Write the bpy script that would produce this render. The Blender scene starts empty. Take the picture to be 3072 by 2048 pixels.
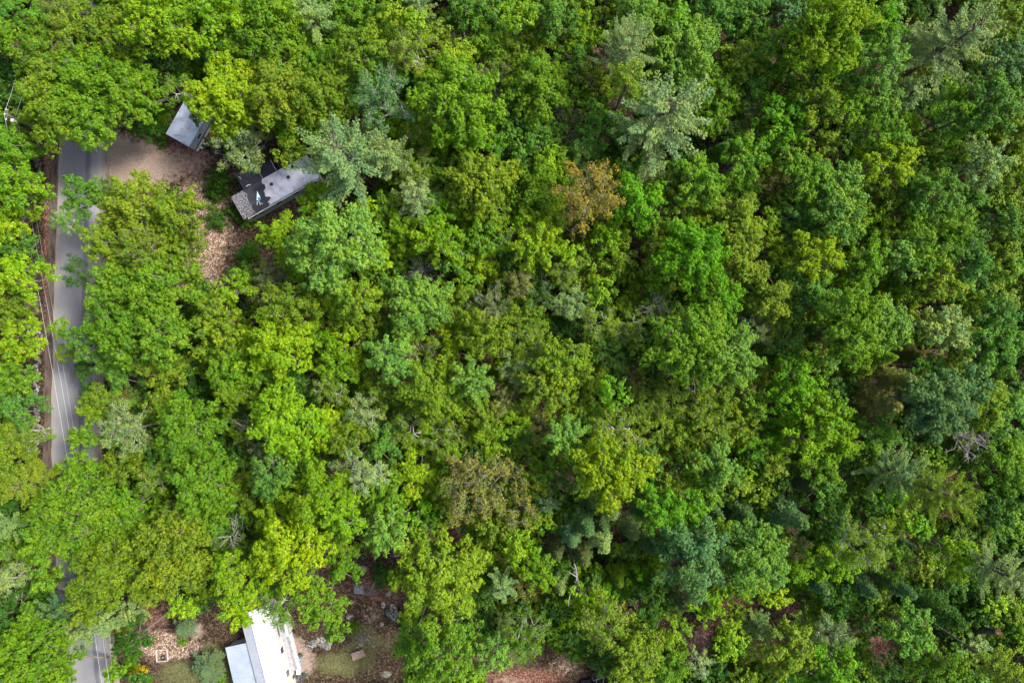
import bpy, math, random
import numpy as np
from mathutils import Vector, Matrix

R_ = math.radians
random.seed(7)
SC = bpy.context.scene
COL = SC.collection

# ------------------------------------------------------------------ camera, sky, sun, exposure
CAM_Z = 95.0
S = 0.0458                                  # metres on the ground per photo pixel (3072 wide)
cam_data = bpy.data.cameras.new("camera")
cam = bpy.data.objects.new("camera", cam_data)
COL.objects.link(cam)
cam.location = (0, 0, CAM_Z)
cam.rotation_euler = (0, 0, 0)
cam_data.sensor_width = 36.0
cam_data.lens = 36.0 * CAM_Z / (3072 * S)
cam_data.clip_start = 1.0
cam_data.clip_end = 6000.0
SC.camera = cam

SUN_ELEV, SUN_AZ = 50.0, 18.0               # azimuth measured from +X (photo right) towards +Y (photo top)
world = bpy.data.worlds.new("World")
SC.world = world
world.use_nodes = True
wn = world.node_tree
sky = wn.nodes.new("ShaderNodeTexSky")
sky.sky_type = 'NISHITA'
sky.sun_disc = False
sky.sun_elevation = R_(SUN_ELEV)
sky.sun_rotation = R_(90 - SUN_AZ)
sky.air_density = 1.0
sky.dust_density = 4.0
sky.ozone_density = 1.0
bg = wn.nodes["Background"]
bg.inputs["Strength"].default_value = 0.15
wn.links.new(sky.outputs[0], bg.inputs[0])

sun_data = bpy.data.lights.new("sun", 'SUN')
sun_data.energy = 3.0
sun_data.angle = R_(11.0)
sun_data.color = (1.0, 0.95, 0.86)
sun = bpy.data.objects.new("sun", sun_data)
COL.objects.link(sun)
d = Vector((math.cos(R_(SUN_ELEV)) * math.cos(R_(SUN_AZ)), math.cos(R_(SUN_ELEV)) * math.sin(R_(SUN_AZ)), math.sin(R_(SUN_ELEV))))
sun.rotation_euler = d.to_track_quat('Z', 'Y').to_euler()
sun.location = (60, 20, 80)

SC.view_settings.view_transform = 'Standard'
SC.view_settings.look = 'None'
SC.view_settings.exposure = 1.22
SC.view_settings.gamma = 1.0
SC.cycles.max_bounces = 6
SC.cycles.diffuse_bounces = 4
SC.cycles.transparent_max_bounces = 4

# ------------------------------------------------------------------ helpers
def W(px, py, z=0.0):
    """photo pixel (3072 x 2048) seen at height z -> world point"""
    k = S * (CAM_Z - z) / CAM_Z
    return Vector(((px - 1536) * k, (1024 - py) * k, z))

def tag(o, label=None, cat=None, group=None, kind=None):
    if label: o["label"] = label
    if cat: o["category"] = cat
    if group: o["group"] = group
    if kind: o["kind"] = kind
    return o

def empty(name, loc, rz=0.0):
    o = bpy.data.objects.new(name, None)
    o.empty_display_size = 0.3
    o.location = loc
    o.rotation_euler = (0, 0, rz)
    COL.objects.link(o)
    return o

def link(name, me, parent=None):
    o = bpy.data.objects.new(name, me)
    COL.objects.link(o)
    if parent is not None:
        o.parent = parent
    return o

class MB:
    """collects vertices and faces, builds ONE mesh object"""
    def __init__(self):
        self.v, self.f = [], []
    def add(self, vs, fs):
        b = len(self.v)
        self.v += [tuple(p) for p in vs]
        self.f += [tuple(b + i for i in f) for f in fs]
        return self
    def box(self, c, s, rz=0.0, rx=0.0, ry=0.0, bev=0.0):
        hx, hy, hz = s[0] / 2, s[1] / 2, s[2] / 2
        m = Matrix.Translation(c) @ Matrix.Rotation(rz, 4, 'Z') @ Matrix.Rotation(ry, 4, 'Y') @ Matrix.Rotation(rx, 4, 'X')
        if bev <= 0:
            vs = [m @ Vector((x * hx, y * hy, z * hz)) for z in (-1, 1) for y in (-1, 1) for x in (-1, 1)]
            return self.add(vs, [(0, 2, 3, 1), (4, 5, 7, 6), (0, 1, 5, 4), (2, 6, 7, 3), (0, 4, 6, 2), (1, 3, 7, 5)])
        b = min(bev, hx * .9, hy * .9, hz * .9)
        rings = []
        for z, k in ((-hz, b), (-hz + b, 0), (hz - b, 0), (hz, b)):
            x, y = hx - k, hy - k
            rings.append([m @ Vector(p) for p in ((-x + b, -y, z), (x - b, -y, z), (x, -y + b, z), (x, y - b, z), (x - b, y, z), (-x + b, y, z), (-x, y - b, z), (-x, -y + b, z))])
        vs = [p for r in rings for p in r]
        fs = [tuple(range(7, -1, -1)), tuple(range(24, 32))]
        for k in range(3):
            for i in range(8):
                j = (i + 1) % 8
                fs.append((k * 8 + i, k * 8 + j, (k + 1) * 8 + j, (k + 1) * 8 + i))
        return self.add(vs, fs)
    def prism(self, pts, z0, z1):
        n = len(pts)
        z1s = z1 if isinstance(z1, (list, tuple)) else [z1] * n
        z0s = z0 if isinstance(z0, (list, tuple)) else [z0] * n
        vs = [(p[0], p[1], z0s[i]) for i, p in enumerate(pts)] + [(p[0], p[1], z1s[i]) for i, p in enumerate(pts)]
        a = sum(pts[i][0] * pts[(i + 1) % n][1] - pts[(i + 1) % n][0] * pts[i][1] for i in range(n))
        fs = [tuple(range(n - 1, -1, -1)), tuple(range(n, 2 * n))] + [(i, (i + 1) % n, n + (i + 1) % n, n + i) for i in range(n)]
        if a < 0:
            fs = [tuple(reversed(f)) for f in fs]
        return self.add(vs, fs)
    def tube(self, pts, rad, n=6, cap=True):
        pts = [Vector(p) for p in pts]
        rad = rad if isinstance(rad, (list, tuple)) else [rad] * len(pts)
        vs = []
        up = Vector((0.13, 0.21, 1)).normalized()
        for i, p in enumerate(pts):
            t = (pts[min(i + 1, len(pts) - 1)] - pts[max(i - 1, 0)])
            t = t.normalized() if t.length > 1e-9 else Vector((0, 0, 1))
            a = t.cross(up)
            if a.length < 1e-3:
                a = t.cross(Vector((1, 0, 0)))
            a.normalize(); b = t.cross(a)
            for k in range(n):
                q = 2 * math.pi * k / n
                vs.append(p + (a * math.cos(q) + b * math.sin(q)) * rad[i])
        fs = [(i * n + k, i * n + (k + 1) % n, (i + 1) * n + (k + 1) % n, (i + 1) * n + k) for i in range(len(pts) - 1) for k in range(n)]
        if cap:
            fs += [tuple(range(n - 1, -1, -1)), tuple(range((len(pts) - 1) * n, len(pts) * n))]
        return self.add(vs, fs)
    def lathe(self, c, prof, n=20):
        c = Vector(c); vs = []
        for r, z in prof:
            for k in range(n):
                q = 2 * math.pi * k / n
                vs.append(c + Vector((r * math.cos(q), r * math.sin(q), z)))
        m = len(prof)
        fs = [(i * n + k, i * n + (k + 1) % n, (i + 1) * n + (k + 1) % n, (i + 1) * n + k) for i in range(m - 1) for k in range(n)]
        fs += [tuple(range(n - 1, -1, -1)), tuple(range((m - 1) * n, m * n))]
        return self.add(vs, fs)
    def mesh(self, name, mat):
        me = bpy.data.meshes.new(name)
        me.from_pydata(self.v, [], self.f)
        if mat: me.materials.append(mat)
        me.update()
        return me
    def build(self, name, mat, parent=None):
        o = link(name, self.mesh(name, mat))
        if parent is not None:
            o.parent = parent
            o.matrix_parent_inverse = Matrix.Translation(parent.location).inverted() if parent.rotation_euler[2] == 0 else parent.matrix_basis.inverted()
        return o

# ------------------------------------------------------------------ materials
def newmat(name):
    m = bpy.data.materials.new(name); m.use_nodes = True
    nt = m.node_tree
    p = nt.nodes["Principled BSDF"]
    return m, nt, p

def N(nt, t, **kw):
    n = nt.nodes.new(t)
    for k, v in kw.items():
        setattr(n, k, v)
    return n

def ramp(nt, fac, stops):
    r = N(nt, "ShaderNodeValToRGB")
    el = r.color_ramp.elements
    el[0].position, el[0].color = stops[0][0], (*stops[0][1], 1)
    el[1].position, el[1].color = stops[-1][0], (*stops[-1][1], 1)
    for p, c in stops[1:-1]:
        e = el.new(p); e.color = (*c, 1)
    nt.links.new(fac, r.inputs[0])
    return r.outputs[0]

def noise(nt, scale, detail=4, rough=.6, vec=None, stretch=None):
    tc = N(nt, "ShaderNodeTexCoord")
    mp = N(nt, "ShaderNodeMapping")
    if stretch: mp.inputs["Scale"].default_value = stretch
    nt.links.new(vec or tc.outputs["Object"], mp.inputs[0])
    n = N(nt, "ShaderNodeTexNoise")
    n.inputs["Scale"].default_value = scale
    n.inputs["Detail"].default_value = detail
    n.inputs["Roughness"].default_value = rough
    nt.links.new(mp.outputs[0], n.inputs["Vector"])
    return n.outputs[0]

def mixc(nt, fac, a, b, mode='MIX'):
    m = N(nt, "ShaderNodeMix", data_type='RGBA', blend_type=mode)
    if isinstance(fac, (int, float)): m.inputs[0].default_value = fac
    else: nt.links.new(fac, m.inputs[0])
    for s_, v in ((m.inputs[6], a), (m.inputs[7], b)):
        if isinstance(v, (tuple, list)): s_.default_value = (*v[:3], 1)
        else: nt.links.new(v, s_)
    return m.outputs[2]

def bumpn(nt, p, h, strength=.4, dist=.05):
    b = N(nt, "ShaderNodeBump")
    b.inputs["Strength"].default_value = strength
    b.inputs["Distance"].default_value = dist
    nt.links.new(h, b.inputs["Height"])
    nt.links.new(b.outputs[0], p.inputs["Normal"])

def surf(name, c1, c2, scale=3, rough=.7, metal=0, stretch=None, lo=.35, hi=.7, bump=.3, spec=.3, dist=.03):
    m, nt, p = newmat(name)
    n = noise(nt, scale, 6, .65, stretch=stretch)
    nt.links.new(ramp(nt, n, [(lo, c1), (hi, c2)]), p.inputs["Base Color"])
    p.inputs["Roughness"].default_value = rough
    p.inputs["Metallic"].default_value = metal
    p.inputs["Specular IOR Level"].default_value = spec
    if bump: bumpn(nt, p, n, bump, dist)
    return m

def leafmat(name, trans=.32, rough=.6, spec=.15, contrast=1.0, autumn=0.0):
    """leaf colour = the tree's own object colour, varied leaf by leaf and twig by twig (stored attributes)"""
    m, nt, p = newmat(name)
    oi = N(nt, "ShaderNodeObjectInfo")
    a1 = N(nt, "ShaderNodeAttribute", attribute_name="leaf")
    a2 = N(nt, "ShaderNodeAttribute", attribute_name="clump")
    # hue shift per clump: some clumps younger (yellower), some older (bluer)
    young = mixc(nt, 1.0, oi.outputs["Color"], (1.34, 1.14, .60), 'MULTIPLY')
    old = mixc(nt, 1.0, oi.outputs["Color"], (.66, .82, .95), 'MULTIPLY')
    nz = noise(nt, .55, 3, .6)
    f_ = N(nt, "ShaderNodeMath", operation='MULTIPLY_ADD', use_clamp=True)      # branch by branch: some limbs younger and yellower
    nt.links.new(nz, f_.inputs[0]); f_.inputs[1].default_value = 1.6; f_.inputs[2].default_value = -.8
    g_ = N(nt, "ShaderNodeMath", operation='MULTIPLY_ADD', use_clamp=True)
    nt.links.new(a2.outputs["Fac"], g_.inputs[0]); g_.inputs[1].default_value = .75; nt.links.new(f_.outputs[0], g_.inputs[2])
    f_.use_clamp = False
    c = mixc(nt, g_.outputs[0], old, young)
    v = N(nt, "ShaderNodeMath", operation='MULTIPLY_ADD')
    nt.links.new(a1.outputs["Fac"], v.inputs[0]); v.inputs[1].default_value = .45 * contrast; v.inputs[2].default_value = 1 - .22 * contrast
    vm = N(nt, "ShaderNodeVectorMath", operation='SCALE')
    nt.links.new(c, vm.inputs[0]); nt.links.new(v.outputs[0], vm.inputs["Scale"])
    col = vm.outputs[0]
    nt.links.new(col, p.inputs["Base Color"])
    p.inputs["Roughness"].default_value = rough
    p.inputs["Specular IOR Level"].default_value = spec
    tr = N(nt, "ShaderNodeBsdfTranslucent")
    tcol = mixc(nt, 1.0, col, (1.25, 1.2, .5), 'MULTIPLY')
    nt.links.new(tcol, tr.inputs["Color"])
    mx = N(nt, "ShaderNodeMixShader"); mx.inputs[0].default_value = trans
    nt.links.new(p.outputs[0], mx.inputs[1]); nt.links.new(tr.outputs[0], mx.inputs[2])
    nt.links.new(mx.outputs[0], nt.nodes["Material Output"].inputs[0])
    return m

M_leaf = leafmat("leaf_broad")
M_needle = leafmat("needles", trans=.2, contrast=.7)
M_bark = surf("bark_grey", (.09, .075, .06), (.24, .21, .18), 3, .9, stretch=(1, 1, .2), bump=.6)
M_bark_pale = surf("bark_pale", (.20, .185, .165), (.44, .42, .39), 4, .8, stretch=(1, 1, .5))
M_bark_dark = surf("bark_dark", (.05, .04, .03), (.13, .105, .085), 3, .9, stretch=(1, 1, .2), bump=.6)
M_dead = surf("dead_wood", (.17, .155, .14), (.36, .34, .32), 4, .85, stretch=(1, 1, .4))
# ------------------------------------------------------------------ foliage meshes
def nrm(a):
    return a / np.maximum(np.linalg.norm(a, axis=-1, keepdims=True), 1e-9)

def leaf_mesh(name, P, Nn, T, L, Wd, leafv, clumpv, mat):
    n = len(P)
    T = nrm(T - Nn * np.sum(T * Nn, axis=1, keepdims=True))
    B = np.cross(Nn, T)
    L = L[:, None]; Wd = Wd[:, None]
    v = np.empty((n, 4, 3))
    v[:, 0] = P - T * L * .5
    v[:, 1] = P + B * Wd * .5 + T * L * .08
    v[:, 2] = P + T * L * .5 - Nn * L * .12
    v[:, 3] = P - B * Wd * .5 + T * L * .08
    me = bpy.data.meshes.new(name)
    me.vertices.add(n * 4)
    me.vertices.foreach_set("co", v.reshape(-1).astype(np.float32))
    me.loops.add(n * 4)
    me.loops.foreach_set("vertex_index", np.arange(n * 4, dtype=np.int32))
    me.polygons.add(n)
    me.polygons.foreach_set("loop_start", np.arange(0, n * 4, 4, dtype=np.int32))
    for nm, val in (("leaf", leafv), ("clump", clumpv)):
        at = me.attributes.new(nm, 'FLOAT', 'FACE')
        at.data.foreach_set("value", val.astype(np.float32))
    me.materials.append(mat)
    me.update(calc_edges=True)
    return me

def rand_dirs(rng, n, bias=0.0):
    dd = nrm(rng.normal(size=(n, 3)))
    dd[:, 2] = dd[:, 2] + bias
    return nrm(dd)

def scatter_clumps(rng, C, outd, rc, nl, L, Wd, flat=.8, up=.45, outw=.45, jit=.36):
    """leaves round every clump centre C; outd = outward direction of the clump"""
    n = len(C)
    idx = np.repeat(np.arange(n), nl)
    m = len(idx)
    dd = rand_dirs(rng, m, .25)
    rr = rc[idx][:, None] * rng.random((m, 1)) ** .45
    P = C[idx] + dd * rr * np.array([1, 1, flat])
    Nn = nrm(dd * .75 + outd[idx] * outw + np.array([0, 0, up]) + rng.normal(size=(m, 3)) * jit)
    T = nrm(dd + rng.normal(size=(m, 3)) * .5)
    s = rng.uniform(.7, 1.25, m)
    leafv = rng.random(m)
    cl = rng.random(n)[idx]
    return P, Nn, T, L * s, Wd * s, leafv, cl

def outline(rng):
    a = rng.uniform(0, 6.28, 6); k = rng.uniform(.04, .12, 6) * np.array([1, 1, 1, 1, .8, .7])
    return lambda th: 1 + sum(k[i] * np.sin((i + 2) * th + a[i]) for i in range(6))

def broad_crown(seed, R, style='maple'):
    rng = np.random.default_rng(seed)
    of = outline(rng)
    Hc = R * rng.uniform(.68, .95)
    lobes = []
    want = int(9 + R * R * (1.25 if style != 'fine' else 1.5))
    sp = {'maple': .30, 'fine': .26, 'sparse': .30}[style] * R
    sp = min(max(sp, .62), 1.35)
    tries = 0
    while len(lobes) < want and tries < 4000:
        tries += 1
        th = rng.uniform(0, 6.283); q = math.sqrt(rng.random())
        r = R * .86 * q * float(of(th))
        z = Hc * (1 - q * q) ** .55 * rng.uniform(.66, 1.0) + rng.normal() * .11 * R
        p = np.array([r * math.cos(th), r * math.sin(th), z])
        if all(np.linalg.norm(p - l[0]) > sp for l in lobes):
            lobes.append((p, rng.uniform(.75, 1.15) * sp * .82, rng.random()))
    nt_ = len(lobes)
    for _ in range(int(want * .35)):          # lower skirt and inner foliage
        th = rng.uniform(0, 6.283); q = rng.uniform(.15, .95)
        r = R * .9 * q * float(of(th))
        lobes.append((np.array([r * math.cos(th), r * math.sin(th), Hc * rng.uniform(-.05, .35)]), sp * rng.uniform(.6, .85), rng.random()))
    Cs, Os, Rc, Lv = [], [], [], []
    space = {'maple': .45, 'fine': .42, 'sparse': .42}[style]
    for li, (p, rl, lv) in enumerate(lobes):
        n = int(4 * math.pi * rl * rl * .72 / space ** 2)
        if li >= nt_: n = int(n * .55)
        n = max(n, 5)
        dd = rand_dirs(rng, n, .35)
        rr = rl * rng.uniform(.55, 1.08, (n, 1))
        rad_ = np.array([p[0], p[1], 0.0]); rad_ = rad_ / max(np.linalg.norm(rad_), 1e-6); tan_ = np.array([-rad_[1], rad_[0], 0.0])
        of3 = dd * rr; st3 = 1 + .55 * min(1, math.hypot(p[0], p[1]) / R * 1.3)
        C = p + np.outer(of3 @ rad_, rad_) * st3 + np.outer(of3 @ tan_, tan_) * .80 + np.outer(of3[:, 2], [0, 0, 1]) * .75   # sprays reach outwards along their limb
        Cs.append(C); Os.append(dd)
        Rc.append(rng.uniform(.19, .36, n) if style == 'maple' else rng.uniform(.2, .36, n))
        Lv += [lv] * n
    C = np.concatenate(Cs); O = np.concatenate(Os); Rc = np.concatenate(Rc); Lv = np.array(Lv)
    if style == 'maple':
        nl, L, Wd = 16, .22, .15
    elif style == 'fine':
        nl, L, Wd = 17, .135, .095
    else:
        nl, L, Wd = 9, .17, .12
    P, Nn, T, L, Wd, lf, cl = scatter_clumps(rng, C, O, Rc, nl, L, Wd)
    lvv = np.repeat(Lv, nl)
    cl = np.clip(.5 + (cl - .5) * .9 + (lvv - .5) * .5, 0, 1)
    me = leaf_mesh("crown", P, Nn, T, L, Wd, lf, cl, M_leaf)
    # wood: limbs from the fork to the lobes, twigs inside the lobes
    mb = MB()
    fork = Vector((0, 0, -R * .55))
    prim = []
    k = max(4, int(R * 1.6))
    for i in range(k):
        a = 6.283 * i / k + rng.uniform(-.3, .3)
        e = Vector((math.cos(a) * R * .42, math.sin(a) * R * .42, Hc * rng.uniform(.15, .45)))
        mid = fork.lerp(e, .5) + Vector((rng.normal() * .12 * R, rng.normal() * .12 * R, 0))
        r0 = .035 * R + .03
        mb.tube([fork, mid, e], [r0, r0 * .75, r0 * .5], 5, False)
        prim.append(e); prim.append(mid)
    for li, (p, rl, lv) in enumerate(lobes[:nt_]):
        c = Vector(p)
        s = min(prim, key=lambda q: (q - c).length)
        e = c + Vector((0, 0, rl * .1))
        m = s.lerp(e, .5) + Vector((rng.normal(), rng.normal(), rng.normal())) * .08 * R
        r0 = .014 * R + .018
        mb.tube([s, m, e], [r0, r0 * .7, r0 * .45], 4, False)
        tw = 7 if style != 'sparse' else 11
        for _ in range(tw):
            dd = rand_dirs(rng, 1, .35)[0]
            q = c + Vector(dd * rl * (.9 if style == 'maple' else 1.1))
            mm = e.lerp(q, .5) + Vector(rng.normal(size=3)) * rl * .12
            mb.tube([e, mm, q], [.022, .016, .008], 3, False)
    return me, mb, Hc, R * .55

def conifer_crown(seed, R, kind='pine'):
    rng = np.random.default_rng(seed)
    mb = MB()
    if kind == 'pine':
        Hc = R * 1.55; wh = int(5 + R * .9); side = .25; plume = .068 * R + .18; nl = 8; L, Wd = .29, .075
    else:
        Hc = R * 2.9; wh = int(6 + R * 2.3); side = .24; plume = .13 * R + .18; nl = 7; L, Wd = .30, .07
    P, T, NN, LF, CL = [], [], [], [], []
    mb.tube([(0, 0, -1.2 * R), (0, 0, Hc * .5), (0, 0, Hc)], [.045 * R + .05, .03 * R + .02, .015], 6, False)
    for k in range(wh):
        t = (k + .5) / wh
        z0 = Hc * (1 - t ** (.9 if kind == 'pine' else 1.0))
        if kind == 'pine':
            ln = R * (.22 + .78 * t ** .62); nb = 4 + int(rng.integers(0, 3)); elev = .55 - .65 * t
        else:
            ln = R * (.07 + .93 * t ** .95); nb = 5 + int(rng.integers(0, 3)); elev = .12 - .40 * t
        a0 = rng.uniform(0, 6.28)
        for b in range(nb):
            az = a0 + 6.283 * b / nb + rng.normal() * .18
            if kind == 'pine': az = round(az / .628) * .628 + rng.normal() * .08      # boughs stand above one another in a star
            l = ln * rng.uniform(.66, 1.18) if kind == 'pine' else ln * rng.uniform(.62, 1.15)
            hd = np.array([math.cos(az), math.sin(az), 0.0])
            lat = np.array([-hd[1], hd[0], 0.0])
            bend = rng.normal() * .12
            def at(s):
                if kind == 'pine':
                    zz = z0 + l * (elev * s + .22 * s * s)
                else:
                    zz = z0 + l * (elev * s - .25 * s * s + (.12 * s ** 4))
                return hd * l * s + lat * bend * l * s * s + np.array([0, 0, zz])
            pts = [at(s) for s in (0, .35, .7, 1)]
            mb.tube(pts, [.012 * R + .015, .009 * R + .01, .012, .006], 4, False)
            ns = max(3, int(l / side))
            clv = rng.random()
            for j in range(ns):
                s = .18 + .82 * (j + rng.random() * .6) / ns
                base = at(s)
                for sg in (-1, 1):
                    tl = plume * ((1.2 - .85 * s) if kind != 'pine' else (.75 + 1.1 * s if s < .4 else 1.19 - (s - .4) * 1.45)) * rng.uniform(.7, 1.2) * min(1, l / 1.2 + .3)
                    dirv = nrm(hd * rng.uniform(.6, 1.0) + lat * sg * rng.uniform(.6, 1.0) + np.array([0, 0, rng.uniform(0, .3) if kind == 'pine' else rng.uniform(-.35, 0)]))
                    nn = max(1, int(tl / .17))
                    for q in range(nn):
                        c = base + dirv * tl * (q + .7) / nn
                        for _ in range(nl):
                            dr = nrm(dirv + hd * .3 + rng.normal(size=3) * .55 + np.array([0, 0, .25 if kind == 'pine' else -.1]))
                            P.append(c + dr * L * .35); T.append(dr)
                            LF.append(rng.random()); CL.append(clv)
                # leader tuft
                c = base
                for _ in range(nl - 2):
                    dr = nrm(hd + rng.normal(size=3) * .5 + np.array([0, 0, .3]))
                    P.append(c + dr * L * .3); T.append(dr); LF.append(rng.random()); CL.append(clv)
    for _ in range(40):
        dr = nrm(rng.normal(size=3) * .6 + np.array([0, 0, 1.0]))
        P.append(np.array([0, 0, Hc]) - np.array([0, 0, rng.random() * .8]) + dr * .1); T.append(dr); LF.append(rng.random()); CL.append(.6)
    P = np.array(P); T = np.array(T); n = len(P)
    Nn = nrm(np.array([0, 0, 1.0]) + rng.normal(size=(n, 3)) * .55)
    s = rng.uniform(.7, 1.2, n)
    CL = np.clip(.45 + (np.array(CL) - .5) * .5, 0, 1)
    me = leaf_mesh("crown", P, Nn, T, L * s, Wd * s, np.array(LF), CL, M_needle)
    return me, mb, Hc, 1.2 * R

def dead_wood(seed, R, H, drooping=False, dome=False):
    """bare branching skeleton, root at the origin of the crown"""
    rng = np.random.default_rng(seed)
    mb = MB()
    def grow(p, dv, ln, r, lev):
        pts = [p]; q = p
        for i in range(3):
            dv = Vector(nrm(np.array(dv) + rng.normal(size=3) * .18 + np.array([0, 0, (.05 if not drooping else -.12)])))
            q = q + dv * ln / 3
            pts.append(q)
        mb.tube(pts, [r, r * .85, r * .7, r * .5], 5 if lev < 2 else 3, False)
        if lev >= 4 or ln < .25: return
        for i in range(3 if lev < 2 else 2 + int(rng.integers(0, 2))):
            s = pts[1 + int(rng.integers(0, 3))]
            nd = Vector(nrm(np.array(dv) + rng.normal(size=3) * .75))
            grow(s, nd, ln * rng.uniform(.5, .75), r * .55, lev + 1)
    if dome:
        mb.tube([(0, 0, -R), (0, 0, 0)], [.10, .07], 6, False)
        for i in range(26):
            a = rng.uniform(0, 6.283); q = math.sqrt(rng.random()); el = (1 - q * q) ** .5
            tip = Vector((math.cos(a) * R * q, math.sin(a) * R * q, R * .75 * el))
            st_ = Vector((0, 0, rng.uniform(-.5, .1) * R)); mid = st_.lerp(tip, .5) + Vector((rng.normal() * .1 * R, rng.normal() * .1 * R, .08 * R))
            mb.tube([st_, mid, tip], [.035, .024, .008], 4, False)
            for _ in range(9):
                b0 = mid.lerp(tip, rng.random()); dr = Vector(nrm(np.array(tip - mid) * .7 / R + rng.normal(size=3) * .5 + np.array([0, 0, .2])))
                b1 = b0 + dr * R * rng.uniform(.12, .32); mb.tube([b0, b0.lerp(b1, .5) + Vector(rng.normal(size=3)) * .03, b1], [.013, .010, .005], 3, False)
        return mb
    grow(Vector((0, 0, -R)), Vector((0, 0, 1)), H * .6, .075, 0)
    for i in range(6):
        a = 6.283 * i / 7 + rng.normal() * .3
        grow(Vector((0, 0, rng.uniform(-R * .3, R * .5))), Vector((math.cos(a), math.sin(a), .35)), R * .75, .036, 1)
    return mb

PROTO = {}
def proto(style, R):
    """nearest prebuilt crown: returns a list of variants for this style and size class"""
    bank = {'m': (1.9, 3.0, 4.4), 'f': (2.0, 3.2), 'o': (2.0, 3.2), 'p': (2.6, 4.6), 's': (1.3, 2.2), 'd': (2.0,)}[style]
    nv = {'m': (4, 5, 4), 'f': (3, 3), 'o': (3, 3), 'p': (2, 3), 's': (3, 3), 'd': (4,)}[style]
    i = min(range(len(bank)), key=lambda k: abs(math.log(R / bank[k])))
    key = (style, i)
    if key not in PROTO:
        L = []
        for v in range(nv[i]):
            seed = ord(style) * 100 + i * 10 + v
            r = bank[i]
            if style in 'mfo':
                me, mb, Hc, dep = broad_crown(seed, r, {'m': 'maple', 'f': 'fine', 'o': 'sparse'}[style])
                bm = mb.mesh("branches", M_bark_pale if style == 'f' else M_bark)
            elif style in 'ps':
                me, mb, Hc, dep = conifer_crown(seed, r, 'pine' if style == 'p' else 'spruce')
                bm = mb.mesh("branches", M_bark_dark)
            else:
                mb = dead_wood(seed, r, r * 1.6, dome=v < 2); me = None; Hc = r; dep = r
                bm = mb.mesh("branches", M_dead)
            L.append((me, bm, Hc, dep, r))
        PROTO[key] = L
    return PROTO[key]

def trunk_mesh(mat, seed):
    rng = np.random.default_rng(seed)
    mb = MB()
    pts, rad = [], []
    for i in range(7):
        t = i / 6
        pts.append(Vector((math.sin(t * 3 + seed) * .06 * (1 - t) * t * 4, math.cos(t * 2.3 + seed) * .06 * (1 - t) * t * 4, t)))
        rad.append(1.0 * (1.25 if i == 0 else 1 - .45 * t))
    mb.tube(pts, rad, 8)
    for p_ in range(0): pass
    return mb.mesh("trunk", mat)
TRUNKS = {k: trunk_mesh(m, i) for i, (k, m) in enumerate((('m', M_bark), ('f', M_bark_pale), ('o', M_bark), ('p', M_bark), ('s', M_bark_dark), ('d', M_dead)))}

COLOURS = {   # key: (word, base colour)
    'L': ("lime green", (.148, .280, .006)), 'Y': ("yellow-green", (.190, .305, .006)), 'G': ("fresh green", (.110, .228, .010)),
    'E': ("emerald green", (.084, .198, .022)), 'D': ("dark green", (.043, .118, .010)), 'O': ("olive green", (.128, .212, .010)),
    'W': ("yellow-olive", (.160, .245, .014)), 'S': ("sage green", (.200, .300, .088)), 'B': ("blue-green", (.092, .190, .060)),
    'T': ("tan-brown", (.165, .182, .034)), 'P': ("pale green", (.130, .262, .032)), 'V': ("vivid green", (.100, .262, .006)),
    'R': ("rust-brown", (.220, .178, .028)), 'K': ("grey-brown", (.112, .155, .045)), 'A': ("yellow", (.46, .36, .015)),
    'H': ("grey-green", (.105, .165, .075)), 'X': ("bare grey", (.3, .28, .26)),
}
KINDS = {'m': ("broadleaf_tree", "broadleaf tree"), 'f': ("birch_tree", "fine-leaved birch"), 'o': ("oak_tree", "thin-crowned oak"),
         'p': ("pine_tree", "pine tree"), 's': ("spruce_tree", "spruce tree"), 'd': ("dead_tree", "leafless dead tree")}
HT = {0: 7.0, 1: 11.5, 2: 15.5, 3: 19.0}
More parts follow.
